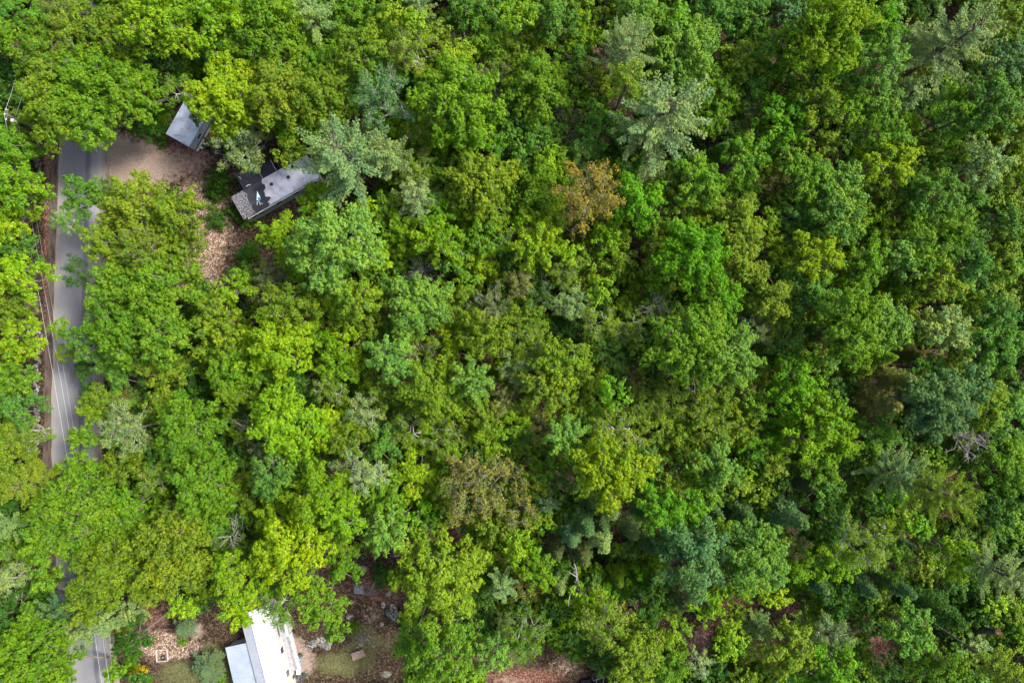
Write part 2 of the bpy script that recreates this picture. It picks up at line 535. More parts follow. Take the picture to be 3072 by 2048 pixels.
# ------------------------------------------------------------------ the trees, read off the photo in twelve tiles
# x y r style colour height[@key]   (tile pixels, 2.2956 per photo pixel)
TREES = {
(0, 0): """60,100,130,m,E,1 270,130,100,f,V,1 430,80,150,o,W,1 700,40,160,m,O,1 110,290,170,m,G,1 290,340,110,m,G,2 500,260,150,m,W,2
720,220,170,m,O,2 340,520,150,m,W,2 350,750,210,m,O,2 610,560,210,m,G,2 600,860,180,m,G,2 860,640,220,m,G,2 1090,120,220,m,L,2 1070,400,150,m,D,1
1330,300,120,m,D,0 1330,60,130,m,G,1 1570,100,250,m,L,2 1470,370,115,m,E,1 330,170,120,m,O,1 610,330,130,m,G,1 1570,650,225,m,Y,3@shedtree 1230,600,120,f,G,1 1350,760,85,m,D,1 970,900,110,m,D,0
1640,960,230,f,S,1@barebirch 30,600,90,m,D,0 170,640,60,m,E,0 80,1010,140,m,G,1 210,1000,90,m,O,0 120,1290,200,m,L,2 60,1500,120,m,Y,1 40,470,90,m,D,0
560,1370,160,m,E,1 910,1420,230,m,W,2 1200,1480,200,m,O,2 430,1530,100,f,P,1@roadbirch 750,480,120,m,G,1 900,400,110,m,G,1""",
(0, 1): """50,60,120,m,G,2 240,60,110,m,L,2 380,110,150,p,S,2 610,90,140,m,G,1 700,150,110,m,G,1 720,340,150,m,O,2 960,90,105,m,Y,2 1085,140,75,m,L,2
1110,30,110,p,S,2 860,90,90,m,G,1 90,290,210,m,G,2 290,300,140,m,G,1 420,430,170,m,G,1 650,600,120,m,P,1 1090,330,160,f,W,2 1240,210,100,m,O,1 1370,360,110,m,Y,2
1400,50,120,m,E,1 1540,120,150,m,E,1 1590,310,150,m,G,1 1740,60,60,m,L,1 1740,340,90,m,O,1 870,480,130,m,E,1 880,670,190,f,B,2 130,640,180,m,W,2 450,670,180,m,O,2
270,870,130,m,L,1 220,1050,120,m,O,1 610,1080,300,p,S,3@housepine 890,1060,150,p,S,2 950,860,150,m,Y,1 1120,880,100,m,L,1 1380,660,240,m,G,3 1440,880,170,m,L,2
1660,970,110,f,V,1 1630,520,130,f,K,1 1080,1140,140,f,W,1 1110,1380,150,p,S,2 1430,1040,90,m,E,0 1270,1230,130,m,G,1 1550,1230,180,m,W,2 1600,1430,160,m,O,1
1720,1240,80,m,D,0 420,1390,150,m,L,1 715,1440,90,m,Y,1 880,1450,120,m,G,1 1290,1470,120,m,V,1 1390,1330,110,m,O,1 760,500,80,m,G,1 560,420,100,m,G,0""",
(0, 2): """60,90,110,m,L,2 280,100,140,m,E,2 490,60,110,m,O,1 700,50,110,m,O,1 1010,40,70,m,W,0 1160,120,115,m,V,2 1390,90,140,m,E,1 1650,90,130,m,E,1
180,230,110,m,W,1 90,380,150,m,W,1 500,200,120,m,L,1 450,380,130,m,E,1 870,170,180,m,P,2 790,330,190,p,S,3 800,560,140,p,W,3 570,540,110,m,O,1
1190,330,200,m,P,2 1050,440,90,m,E,1 1430,330,80,f,O,0 1620,400,130,m,W,1 1400,620,150,m,G,1 1650,600,150,m,P,1 1040,800,330,p,S,3@starpine 170,590,190,m,G,2
90,900,180,m,E,1 370,840,140,o,K,1 620,880,140,m,E,1 260,1100,110,m,L,1 470,1060,130,p,P,1 540,1310,190,o,R,3@rustoak 430,1540,100,o,T,1 640,1510,90,o,T,1
860,1390,160,m,V,2 820,1160,110,m,E,1 1010,1240,100,f,O,1 1420,1050,95,s,E,1 1310,1230,160,m,G,2 1610,1080,140,m,G,2 1560,1330,130,m,G,1 1200,1370,90,f,K,1
1400,1470,130,m,W,1 1570,1500,150,m,W,2 1680,780,80,o,T,1 1730,1330,80,o,T,0 160,1290,190,m,G,1 60,1510,110,m,L,1 270,1500,95,m,Y,1 1130,1500,110,m,G,1 770,1510,60,m,L,0
1560,930,100,m,E,1 1400,800,120,m,G,1 340,680,110,m,G,1 1190,1130,90,m,D,0 900,60,90,m,G,0 1250,520,100,m,G,1 1700,210,90,m,E,0""",
(0, 3): """150,80,150,m,B,1 90,290,140,m,G,2 110,480,110,m,V,1 460,190,230,m,L,3 560,400,140,m,E,2 780,160,140,m,V,2 830,430,140,m,P,3 790,650,120,m,P,2
970,650,130,p,S,2 970,270,120,p,S,2 1300,280,250,p,S,3@cornerpine 1130,70,100,m,D,0 1610,110,160,m,O,2 1710,260,100,m,D,1 1660,450,150,m,B,2 1490,380,90,m,L,0
360,690,150,m,O,2 570,700,140,m,G,2 650,860,110,m,P,1 130,820,175,m,V,2 100,1020,110,m,G,1 370,1000,110,m,W,1 850,930,150,m,G,2 840,1110,160,m,Y,2
960,820,70,m,L,1 1010,900,70,m,O,0 1330,760,140,m,G,2 1560,700,180,m,E,3 1180,1060,130,m,G,1 1330,1090,110,m,G,1 1500,1120,150,m,S,2 1690,1190,120,m,O,1
1700,900,120,m,O,1 300,1180,150,m,G,2 530,1290,160,m,P,2 790,1390,110,m,O,1 1070,1160,80,m,E,1 970,1330,120,m,E,1 1190,1330,150,m,E,2 1400,1370,140,m,E,1
60,1260,110,o,T,0 180,1500,120,m,E,1 500,1490,150,m,P,2 50,1510,80,m,L,1 730,1500,130,m,L,1 1680,1390,110,m,O,1 1640,1530,110,m,E,1 1060,1490,110,m,G,1
1330,1530,110,m,G,1 1560,950,100,m,G,1 1150,860,80,m,D,0 650,60,80,m,G,0 880,90,80,m,E,0 1600,1270,80,m,G,0 1380,550,90,m,D,0""",
(1, 0): """30,40,90,m,Y,1 120,130,120,m,E,1 130,330,180,m,Y,2 700,100,150,m,W,2 960,130,140,o,W,2 1310,150,130,m,O,1 530,310,110,m,D,1 740,420,200,m,G,2
1060,420,220,m,G,2 840,720,240,m,G,3 1090,760,170,m,G,2 600,790,160,m,E,1 820,980,160,m,E,1 1120,960,140,m,O,1 400,680,75,m,L,0 450,870,75,m,O,0 550,970,80,m,D,0
80,600,160,m,O,1 110,790,170,m,Y,2 110,1020,150,m,G,1 100,1230,160,m,E,1 200,1430,150,f,O,1 40,1440,120,m,O,1 1560,430,140,m,L,2 1480,630,150,m,O,2
1670,740,75,m,Y,1 1520,820,160,m,O,1 1560,1010,130,m,G,1 1690,900,110,m,L,1 1600,1150,140,m,O,1 1320,620,100,m,D,0 1300,850,110,m,D,0 1370,1190,160,m,D,0
700,1190,150,m,O,1 620,1270,110,m,Y,1 880,1170,80,o,T,0 1090,1190,90,m,W,1 850,1400,200,f,S,2 560,1440,120,m,G,1 1260,1390,190,m,G,2 1540,1350,80,m,P,0
1690,1400,90,d,X,1@whitesnag 1560,1520,110,m,E,0 600,1140,90,m,D,0 1170,130,120,m,O,1""",
(1, 1): """170,70,175,m,Y,2 540,120,250,m,P,3 740,190,110,m,L,2 860,190,80,m,Y,1 1010,60,130,m,L,1 1230,80,150,m,L,2 1140,290,120,d,K,1@twigcrown
1340,230,110,m,E,1 1540,240,120,m,Y,1 1570,60,130,m,G,1 1710,90,90,p,S,1 1430,360,90,m,G,1 110,330,150,f,K,1 310,330,110,m,L,1 550,350,120,m,V,0 50,470,90,o,T,1
230,520,170,m,O,2 490,480,110,m,L,1 690,480,130,m,W,2 820,510,80,m,Y,1 600,640,110,m,O,1 140,800,190,m,Y,2 420,770,140,m,L,1 640,770,110,m,Y,1 790,660,90,m,O,1
910,740,90,m,E,0 1110,540,180,m,P,2 950,430,110,m,E,1 1380,540,130,m,O,1 1610,520,130,f,K,1 1150,840,120,f,K,1 1330,810,140,m,Y,1 1580,750,160,m,O,2
1710,900,120,m,O,1 930,920,150,m,P,2 560,960,140,m,L,1 240,1040,170,m,D,1 500,1130,100,f,O,1 20,1020,90,m,G,1 605,1200,65,o,T,0 840,1130,140,m,O,1
1210,1130,190,m,O,2 1480,1050,130,m,P,2 1620,1080,45,d,X,1@smallsnag 200,1330,210,m,L,2 440,1390,150,m,Y,1 740,1270,120,f,S,1 620,1450,130,m,O,1 870,1480,130,m,E,1
1040,1380,120,f,O,1 1290,1440,160,f,O,1 1580,1330,140,m,W,1 1600,1470,110,m,L,1 1700,1200,100,o,T,1 50,1500,90,f,K,1 210,1545,80,o,T,0 640,1535,50,d,X,0
1480,700,100,m,L,1 1060,700,90,m,G,1 1000,1240,100,m,O,0 1410,1230,100,m,G,0""",
(1, 2): """170,120,150,m,Y,2 370,160,85,m,L,1 680,60,120,m,L,1 950,50,110,m,O,1 1260,180,190,m,V,3 1590,70,130,m,W,2 1580,260,150,m,W,2 1730,520,110,m,G,1
350,270,120,f,O,1 540,230,110,m,O,1 770,200,110,m,O,1 990,280,110,m,L,1 60,380,100,o,T,1 200,470,130,f,D,1 420,520,130,f,S,1 640,440,100,m,L,1 850,440,90,m,Y,0
990,540,110,d,X,1@palelimbs 1130,340,90,m,W,1 1450,530,160,m,V,2@starmaple 1670,710,110,f,K,1 100,640,130,m,O,1 90,800,140,f,O,1 370,720,130,m,D,0 610,680,110,f,O,1
680,700,70,m,Y,1 800,680,100,f,O,1 990,690,100,m,D,0 650,860,120,m,P,1 1230,790,220,m,G,3@fluffytree 1480,890,190,m,P,3 1000,870,130,m,D,0 370,910,170,m,O,2
250,1090,160,m,W,2 530,1060,130,m,W,1 390,1220,140,m,O,1 30,970,110,f,S,1 50,1120,80,o,T,0 700,1150,110,m,V,2 590,1270,110,m,G,1 520,1360,90,m,D,0 840,1020,90,f,O,0
1000,1040,110,m,D,0 900,1200,130,o,O,1 1090,1210,130,o,W,1 1280,1180,120,f,O,1 1440,1230,120,m,O,1 1650,990,110,m,O,1 1690,1230,90,m,G,1 1700,1480,100,m,V,1
210,1370,110,o,T,1 370,1440,120,m,P,2 740,1420,150,f,W,2 30,1320,100,m,L,1 970,1360,110,m,O,1 1150,1430,130,m,W,1 1390,1400,130,o,W,1 1600,1370,120,m,W,1
950,1530,70,p,S,0 640,560,80,m,D,0 1180,620,90,m,G,0 750,850,70,m,D,0 1330,1050,100,m,G,1 1540,1180,100,f,O,0 1500,700,90,m,E,0 1300,1330,90,m,O,1""",
(1, 3): """50,120,100,m,Y,1 30,470,140,m,W,2 40,690,100,m,W,1 220,60,120,m,P,1 470,40,120,m,E,1 740,50,120,m,O,1 350,210,150,m,Y,2 300,440,165,m,E,2
385,590,70,s,O,1 270,690,75,s,E,1 380,740,75,s,K,1 690,260,150,m,G,2 930,230,115,m,P,2 1090,150,150,m,G,2 1190,350,140,m,W,2 1030,360,90,m,D,1 1300,90,130,m,G,1
1420,230,140,m,E,2 1620,130,110,m,O,1 1690,270,100,m,G,1 620,680,205,m,G,3@emeraldmaple 850,650,160,m,P,3 1050,640,110,m,W,1 1240,700,150,m,S,2 1320,380,90,m,P,1
1600,620,130,m,E,2 1550,830,170,m,E,2 1630,470,100,m,O,1 1730,430,80,m,O,0 150,790,120,m,P,1 410,910,80,m,P,1 610,980,90,s,O,1 780,890,90,s,L,1 960,870,90,s,T,1
890,1040,110,s,T,2 720,1200,165,s,T,2@tanhemlock 950,1230,65,s,K,0 190,1060,175,m,V,2 430,1120,90,m,D,1 430,1300,140,m,L,2 290,1420,170,m,L,2 80,1340,110,m,V,0
520,1480,120,m,L,1 1110,970,130,m,E,1 1200,1220,185,m,B,3 1380,1080,140,m,B,2 1510,1190,140,m,W,2 1650,1300,150,m,P,2 1090,1400,90,m,D,0 1410,1330,80,m,L,1
780,1400,130,m,P,1 1400,1450,150,d,K,2@deadlimbs 1010,1510,70,m,O,0 1700,1060,80,m,D,0 1700,1490,90,m,G,1 1730,1160,70,m,G,0 1500,430,80,m,D,0 560,450,100,m,G,1
170,640,90,m,D,0 1660,950,90,m,D,0 200,900,90,m,O,0""",
(2, 0): """70,60,110,m,O,1 30,200,80,m,G,0 230,190,200,p,W,1@roadpine 60,340,110,m,D,0 50,510,100,p,S,1 70,720,80,f,P,0 80,880,110,f,S,1 490,380,230,m,G,2
330,590,160,m,G,2 560,130,140,m,G,1 830,70,130,m,O,1 870,330,150,m,G,1 800,500,150,m,G,1 320,830,110,m,G,1 740,780,220,m,O,2 620,1010,150,m,O,1 970,540,95,m,L,1
1190,690,230,m,W,2 1200,450,120,m,O,1 1240,1050,110,m,L,1 1050,180,100,f,O,1 1380,190,190,m,G,2 1420,450,120,m,G,1 1110,60,100,m,E,1 1610,250,130,m,O,1
1570,570,100,d,X,1@whitebranches 1550,820,130,m,L,2 1660,1040,175,m,Y,3@roofmaple 350,1110,160,p,B,1 520,1190,140,p,S,1 740,1130,110,p,S,1 80,1130,160,m,D,1
190,1400,220,m,G,2 400,1440,140,m,G,1 50,1000,100,m,D,0 890,1290,140,m,D,1 900,1090,90,p,S,1 1430,1480,130,s,H,0@yardspruce 1265,1190,80,s,H,0@leanspruce
950,1550,80,m,D,0 560,620,130,m,G,1 960,850,130,m,O,1 250,1040,90,m,D,0 1050,960,110,m,W,1 230,700,80,m,G,0 150,530,70,m,D,0""",
(2, 1): """80,150,140,m,E,2 140,440,140,m,L,1 300,110,90,m,E,1 640,60,110,f,S,1 470,60,80,m,D,0 780,160,110,f,S,2 1070,130,140,m,Y,1 440,300,190,m,L,2
600,440,140,m,L,2 500,590,120,m,O,1 240,660,220,m,Y,2 880,540,180,m,P,3 1010,440,110,m,G,1 870,280,130,m,G,1 1180,380,110,m,V,0 590,760,140,m,G,1 450,1040,190,m,G,3@lawnmaple
150,1060,150,f,G,2 560,1200,100,m,G,2 30,940,90,m,V,1 1510,230,210,o,T,2@rustbrownoak 1660,470,130,m,W,1 1250,830,290,m,W,3@olivegiant 1560,680,90,m,O,0 1720,630,90,m,L,0
1350,60,110,m,G,1 1080,1300,150,m,G,2 1300,1370,180,m,G,3 1150,1510,150,m,G,2 1460,1500,120,m,G,1 1650,1350,150,m,P,2 1690,900,100,p,S,1 20,750,100,m,L,1
1440,90,100,o,T,1 1600,1150,110,m,D,0 1560,880,70,m,D,0 1700,1130,80,p,S,0 340,880,110,m,G,2 1450,1250,110,m,G,1""",
(2, 2): """210,120,110,m,G,1 350,160,100,m,D,1 690,110,210,m,Y,3 190,220,100,m,W,1 30,150,100,o,T,1 60,410,110,o,T,1 240,330,80,p,B,1 540,310,90,s,B,1 670,370,110,s,K,2
510,490,85,s,B,2 625,480,70,s,B,1 410,560,95,s,B,2 620,590,110,s,S,2 820,520,90,s,S,1 870,390,65,s,B,1 940,620,75,s,B,1 1050,610,80,s,K,1 490,690,95,s,K,1
310,650,90,s,K,1 330,880,90,s,S,1 1400,400,70,s,B,1 1600,410,100,s,B,1 1520,560,90,s,D,1 1440,650,55,s,B,0 1010,400,150,m,V,2 1200,370,130,m,V,2 1090,230,90,m,O,1
970,40,100,m,E,1 1180,110,110,m,O,1 1430,90,150,m,P,2 1410,290,95,m,G,1 1560,220,80,m,O,1 1280,720,215,m,B,3@bluemaple 1430,500,85,m,L,1 1690,710,190,m,P,3
1360,1030,140,m,L,2 1160,970,150,s,K,1 720,830,90,s,O,1 880,830,130,m,V,0 700,960,110,m,V,0 520,990,110,m,L,1 190,800,120,m,L,1 40,650,110,m,L,1 180,1040,80,m,Y,0
60,900,110,o,T,0 100,1250,180,f,G,2 930,1030,130,m,D,1 400,1140,65,m,L,0 650,1180,160,o,W,2 930,1250,150,m,O,1 870,1410,150,m,W,2 640,1390,140,m,D,1
1130,1200,115,m,L,1 770,1510,110,m,W,1 1060,1490,130,m,G,1 1490,1230,110,m,L,1 1530,1350,110,m,L,1 1410,1500,110,m,D,0 1560,1080,80,m,O,0 1700,1190,100,p,S,1
1300,1450,100,f,S,1 180,470,100,m,L,1 120,560,90,m,W,0 240,950,100,m,O,0 1250,200,80,m,V,0 800,250,80,m,D,0 1590,920,90,m,L,1""",
(2, 3): """60,50,100,m,W,1 360,90,130,m,G,1 240,190,90,s,K,1 400,260,110,m,E,1 920,130,190,p,S,2 1220,270,190,p,W,3@yellowpine 850,280,120,m,V,0 1400,370,90,m,L,0
1600,110,160,m,G,1 1560,340,150,m,D,1 1700,460,90,m,G,1 140,410,145,s,B,2@bluespruce 470,500,130,m,D,1 660,600,190,f,O,3@twiggyolive 500,740,130,m,L,1 1060,510,80,m,V,1
910,510,80,o,T,0 950,610,50,s,B,0 190,780,120,m,L,1 20,720,100,m,P,2 200,640,80,o,T,1 900,760,110,m,G,1 1330,710,140,m,L,2 1620,820,170,p,S,3 880,890,110,s,B,1
640,890,110,s,B,1 330,880,85,s,B,1 480,870,70,s,S,0 480,1010,130,m,D,1 60,990,110,m,Y,1 1150,1050,180,s,D,2 1010,1210,160,m,P,2@paleone 150,1330,200,m,W,2
440,1270,140,f,S,1 665,1320,80,m,G,0 450,1510,160,m,V,2 830,1480,120,m,D,1 1100,1450,140,m,G,1 1260,1510,120,m,G,1 1650,1500,150,p,W,3 1440,930,110,m,D,0
1430,1290,100,p,S,0 560,1060,90,m,O,0 1080,700,100,m,O,0 730,380,90,m,D,0 1320,1000,80,m,D,0 1720,40,90,m,G,1 560,120,100,m,D,0 760,950,80,m,L,0""",
}
TREE_LABELS = {
 'shedtree': "bright yellow-green broadleaf tree overhanging the white camper trailer",
 'barebirch': "grey-green birch with white bare limbs between camper trailer and burnt mobile home",
 'roadbirch': "pale thin-leaved birch leaning over the asphalt road with whitish twigs",
 'housepine': "big bushy sage green pine standing over the end of the burnt mobile home",
 'starpine': "largest star-shaped sage green pine with long radiating boughs, upper middle of the wood",
 'rustoak': "tall rust-brown oak directly below the gap left of the star-shaped pine",
 'cornerpine': "big fluffy grey-green pine beside black gaps in the upper right corner",
 'whitesnag': "small dead tree with spreading white branches in the lower left wood",
 'twigcrown': "round crown of bare grey twigs between the burnt mobile home and photo centre",
 'smallsnag': "tiny bare white treetop poking up just left of photo centre, below",
 'palelimbs': "bare pale limbed tree among olive crowns right of the photo centre",
 'starmaple': "vivid green star-shaped broadleaf tree above right of the large fluffy mid-green tree",
 'fluffytree': "large soft mid-green tree right of photo centre, left half of a fluffy pair",
 'emeraldmaple': "large dense green broadleaf tree above the tan-brown hemlock-like spruces",
 'tanhemlock': "broadest tan-brown spruce in the right of the wood, beside blue-green crowns",
 'deadlimbs': "dead tree of drooping dark grey limbs in a black gap near the right edge",
 'roadpine': "pale yellowish pine on the left edge reaching over the road",
 'whitebranches': "dead tree with long white branches in the lower left, above the bright roofside trees",
 'roofmaple': "bright yellow-green broadleaf tree touching the upper end of the white metal roof",
 'yardspruce': "round grey-green spruce on the lawn beside the blue-grey lean-to roof",
 'leanspruce': "small grey-green spruce on leaf litter between tyre sandbox and broadleaf trees",
 'lawnmaple': "wide mid-green broadleaf tree spreading over the white roof and rock ledge",
 'rustbrownoak': "rusty olive thin-crowned oak above the yellow-olive giant in the lower middle",
 'olivegiant': "giant yellow-olive broadleaf tree overhanging the lawn with the boulder",
 'bluemaple': "large blue-green broadleaf tree right of the dark spruce cluster, lower right",
 'bentsnag': "bent white dead tree leaning in the gap below the dark spruce cluster",
 'yellowpine': "yellow-tipped pine beside a black gap near the lower right",
 'bluespruce': "drooping blue-green spruce left of the olive tree with pale twigs, lower right",
 'twiggyolive': "large olive birch with a patch of pale bare twigs, lower right",
 'paleone': "pale green broadleaf tree beside the brown path strip in the lower right corner",
}
LANDMARKS = [  # phrase, photo pixel
 ("the white metal roof", 800, 1960), ("the white camper trailer", 540, 385), ("the burnt mobile home", 780, 600), ("the utility pole", 50, 360),
 ("the rust-brown oak", 1768, 575), ("the star-shaped pine", 1989, 350), ("the corner's grey-green pine", 2870, 125), ("the round grey twig crown", 1265, 808),
 ("the big grey boulder", 1176, 1842), ("the yellow-olive giant", 1312, 1727), ("the broad tan-brown spruce", 2618, 1205), ("the bent white dead tree", 1712, 1750),
 ("the drooping dead limbs", 2914, 1310), ("the white spreading dead tree", 736, 1293), ("the vivid star-shaped tree", 2168, 914), ("the rusty olive oak", 1430, 1465),
 ("the pale roadside pine", 100, 1448), ("the large blue-green maple", 2094, 1679), ("the yellow-tipped pine", 2835, 1483), ("the long white dead branches", 684, 1613),
 ("the small mossy shed", 720, 165), ("the tyre sandbox", 486, 1966), ("the pale bare limbs", 1967, 918), ("the photo centre", 1536, 1024),
 ("the photo's top centre", 1536, 0), ("the photo's bottom centre", 1536, 2048), ("the right edge centre", 3072, 1024), ("the left edge centre", 0, 1024),
 ("the top left corner", 0, 0), ("the top right corner", 3072, 0), ("the bottom right corner", 3072, 2048), ("the bottom left corner", 0, 2048),
]
CLEAR = [
 [(-20, 300), (120, 330), (130, 400), (105, 900), (60, 880), (60, 960), (100, 1000), (110, 1400), (150, 1500), (190, 1900), (200, 2100), (355, 2100), (345, 1880), (310, 1700), (300, 1300), (310, 800), (320, 560),
  (560, 560), (570, 700), (520, 830), (560, 850), (660, 830), (790, 790), (800, 700), (960, 620), (990, 480), (800, 440), (680, 470), (660, 380), (520, 240), (450, 270), (420, 360), (330, 400), (330, -50), (170, -50), (170, 380), (100, 400)],
 [(420, 1830), (640, 1830), (720, 1800), (1000, 1740), (1050, 1660), (1200, 1640), (1240, 1900), (1190, 2100), (345, 2100), (360, 1990), (440, 1960)],
 [(1480, 2000), (1560, 1910), (1700, 1930), (1790, 2010), (1830, 2100), (1400, 2100)],
 [(1300, 1550), (1400, 1530), (1420, 1620), (1310, 1640)], [(2050, 1870), (2130, 1870), (2160, 1990), (2060, 1990)], [(2180, 1780), (2290, 1780), (2290, 1850), (2170, 1850)],
 [(2320, 1800), (2440, 1790), (2440, 1850), (2320, 1860)], [(2590, 1870), (2660, 1900), (2690, 2000), (2610, 2000)], [(20, 1650), (120, 1650), (120, 1740), (20, 1740)],
 [(660, 110), (750, 110), (760, 210), (660, 210)],
]
def inside(x, y, poly):
    c = False; j = len(poly) - 1
    for i in range(len(poly)):
        if (poly[i][1] > y) != (poly[j][1] > y) and x < (poly[j][0] - poly[i][0]) * (y - poly[i][1]) / (poly[j][1] - poly[i][1]) + poly[i][0]: c = not c
        j = i
    return c
def clear(x, y): return any(inside(x, y, p) for p in CLEAR)

# ------------------------------------------------------------------ place the trees
CROWN = 1.17
REST = []
def place_trees():
    rng = random.Random(11)
    recs = []
    for (row, colm), txt in TREES.items():
        ox, oy = 768 * colm, (0, 683, 1365)[row]
        for tok in txt.split():
            key = None
            if '@' in tok: tok, key = tok.split('@')
            x, y, r, st, co, h = tok.split(',')
            recs.append(dict(px=ox + float(x) / 2.2956, py=oy + float(y) / 2.2956, r=float(r), st=st, co=co, h=int(h), key=key))
    for t in recs:
        top = HT[t['h']] + rng.uniform(-1.1, 1.1)
        if t['key'] in ('yardspruce', 'leanspruce'): top = 3.6 if t['key'] == 'yardspruce' else 4.5
        if t['st'] == 'p' and t['h'] == 3: top = 21.5
        if t['st'] == 'd': top = max(top, 9.0)
        if t['key'] == 'deadlimbs': top = 15.0
        R = t['r'] * S / 2.2956 * (CAM_Z - top * .8) / CAM_Z * {'m': CROWN, 'f': CROWN, 'o': CROWN, 'd': 1.15}.get(t['st'], 1.3 if t['st'] == 'p' else 1.1)
        edge = any(clear(t['px'] + t['r'] / 2.2956 * 1.05 * math.cos(q), t['py'] + t['r'] / 2.2956 * 1.05 * math.sin(q)) for q in (0, .785, 1.57, 2.36, 3.14, 3.93, 4.71, 5.5))
        low_left = t['px'] < 430 and 1330 < t['py'] < 1850
        if edge and t['st'] in 'mfo' and not low_left and not (t['py'] < 330 and (t['px'] < 330 or t['px'] > 600)): R *= .94 if t['key'] == 'olivegiant' else .82
        if edge and t['st'] in 'mfo': top = min(top, 12.5 + t['r'] / 120)
        t['R'] = R; t['top'] = top
        t['size'] = 'small' if t['r'] < 105 else ('mid-sized' if t['r'] < 160 else 'large')
    m = sorted((t for t in recs if t['st'] == 'm'), key=lambda t: -(t['R'] + (9 if t['key'] else 0)))
    for t in m[300:]: t['rest'] = True
    labels([t for t in recs if not t.get('rest')])
    used = {}
    cc = (lambda v: min(1, v))
    for t in recs:
        if t.get('rest'):
            base = COLOURS[t['co']][1]; p = W(t['px'], t['py'], t['top'] - t['R'] * .45); jit = rng.uniform(.9, 1.12)
            REST.append(dict(x=p.x, y=p.y, top=t['top'], R=t['R'], col=[v * jit for v in base]))
            continue
        L = proto(t['st'], t['R'])
        k = (t['st'], round(L[0][4], 1))
        i = used.get(k, rng.randrange(len(L))); used[k] = i + 1
        if t['st'] == 'd': i = 0 if t['key'] == 'twigcrown' else 1 if t['key'] in ('deadlimbs', 'palelimbs') else 2 + i % 2
        me, bm, Hc, dep, r0 = L[i % len(L)]
        s = t['R'] / r0
        hz = min(1.15, (t['top'] - 1.5) / ((Hc + dep) * s))
        sz = s * hz
        zb = t['top'] - Hc * sz
        zref = t['top'] - Hc * sz * (.45 if t['st'] in 'mfo' else .6 if t['st'] == 's' else .5)
        p = W(t['px'], t['py'], zref)
        name, kind = KINDS[t['st']]
        bx, by = p.x, p.y                       # where it stands: never on the road or in a clearing
        force = t['px'] < 165
        if (clear(bx / S + 1536, 1024 - by / S) or force and bx / S + 1536 > 125) and t['key'] not in ('yardspruce', 'leanspruce'):
            done = False
            for rr in np.arange(.4, 13.0, .4):
                for q in range(16):
                    x_, y_ = p.x + rr * math.cos(q * .3927), p.y + rr * math.sin(q * .3927)
                    if (x_ - p.x) * p.x + (y_ - p.y) * p.y < 0: continue      # away from the open ground seen beneath
                    if force and x_ / S + 1536 > 122: continue
                    if not clear(x_ / S + 1536, 1024 - y_ / S): bx, by, done = x_, y_, True; break
                if done: break
        ra = rng.uniform(0, 6.283)
        off = Matrix.Rotation(-ra, 3, 'Z') @ Vector((p.x - bx, p.y - by, 0))
        root = empty(name, (bx, by, 0), ra)
        g = {'m': 'broadleaf trees of the wood', 'f': 'fine-leaved birches of the wood', 'o': 'oaks coming into leaf', 'p': 'pines standing above the wood', 's': 'spruces of the wood', 'd': 'dead trees in the wood'}[t['st']]
        tag(root, t['label'], {'m': 'tree', 'f': 'birch', 'o': 'oak', 'p': 'pine', 's': 'spruce', 'd': 'dead tree'}[t['st']], g)
        base = COLOURS[t['co']][1]
        jit = rng.uniform(.9, 1.12) * (.97 if t['px'] > 2150 else 1)
        col = [cc(base[0] * jit * rng.uniform(.93, 1.08)), cc(base[1] * jit), cc(base[2] * jit * rng.uniform(.85, 1.2)), 1]
        if me is not None:
            c = link("crown", me, root); c.location = (off.x, off.y, zb); c.scale = (s, s, sz); c.color = col
        b = link("branches", bm, root); b.location = (off.x, off.y, zb); b.scale = (s, s, sz)
        if True:
            tr = link("trunk", TRUNKS[t['st']], root)
            rt = {'m': .055, 'f': .045, 'o': .055, 'p': .055, 's': .05, 'd': .05}[t['st']] * t['R'] + .05
            tv = Vector((off.x, off.y, max(1.0, zb - dep * sz + .25)))
            tr.scale = (rt, rt, tv.length); tr.rotation_mode = 'QUATERNION'; tr.rotation_quaternion = tv.to_track_quat('Z', 'Y')
    return recs

DIRS = ["right of", "up and right of", "above", "up and left of", "left of", "down and left of", "below", "down and right of"]
def labels(recs):
    seen = set()
    for t in recs:
        if t['key']:
            t['label'] = TREE_LABELS[t['key']]; seen.add(t['label'])
    def look(t): return (t['size'], COLOURS[t['co']][0], KINDS[t['st']][1])
    def sect(t, L):
        a = math.atan2(-(t['py'] - L[2]), t['px'] - L[1])
        return int(round(a / (math.pi / 4))) % 8
    for t in recs:
        if t.get('label'): continue
        lk = look(t)
        same = [u for u in recs if look(u) == lk]
        best = None
        opts = sorted(LANDMARKS, key=lambda L: math.hypot(t['px'] - L[1], t['py'] - L[2]))
        for rank in (0, 1, 2):
            for L in opts[:9]:
                dt = math.hypot(t['px'] - L[1], t['py'] - L[2])
                if dt < 40 and rank == 0 and False: continue
                s_ = sect(t, L)
                closer = [u for u in same if u is not t and sect(u, L) == s_ and math.hypot(u['px'] - L[1], u['py'] - L[2]) < dt]
                if len(closer) == rank:
                    lab = "%s %s %s, %s such %s %s" % (lk[0], lk[1], lk[2], ("nearest", "second nearest", "third nearest")[rank], DIRS[s_], L[0])
                    if lab not in seen:
                        best = lab; break
            if best: break
        if len(same) == 1 and best:
            best = "only %s, %s %s" % (" ".join(lk), DIRS[sect(t, opts[0])], opts[0][0])
        t['label'] = best or "%s %s %s" % lk
        seen.add(t['label'])

TREE_RECS = place_trees()
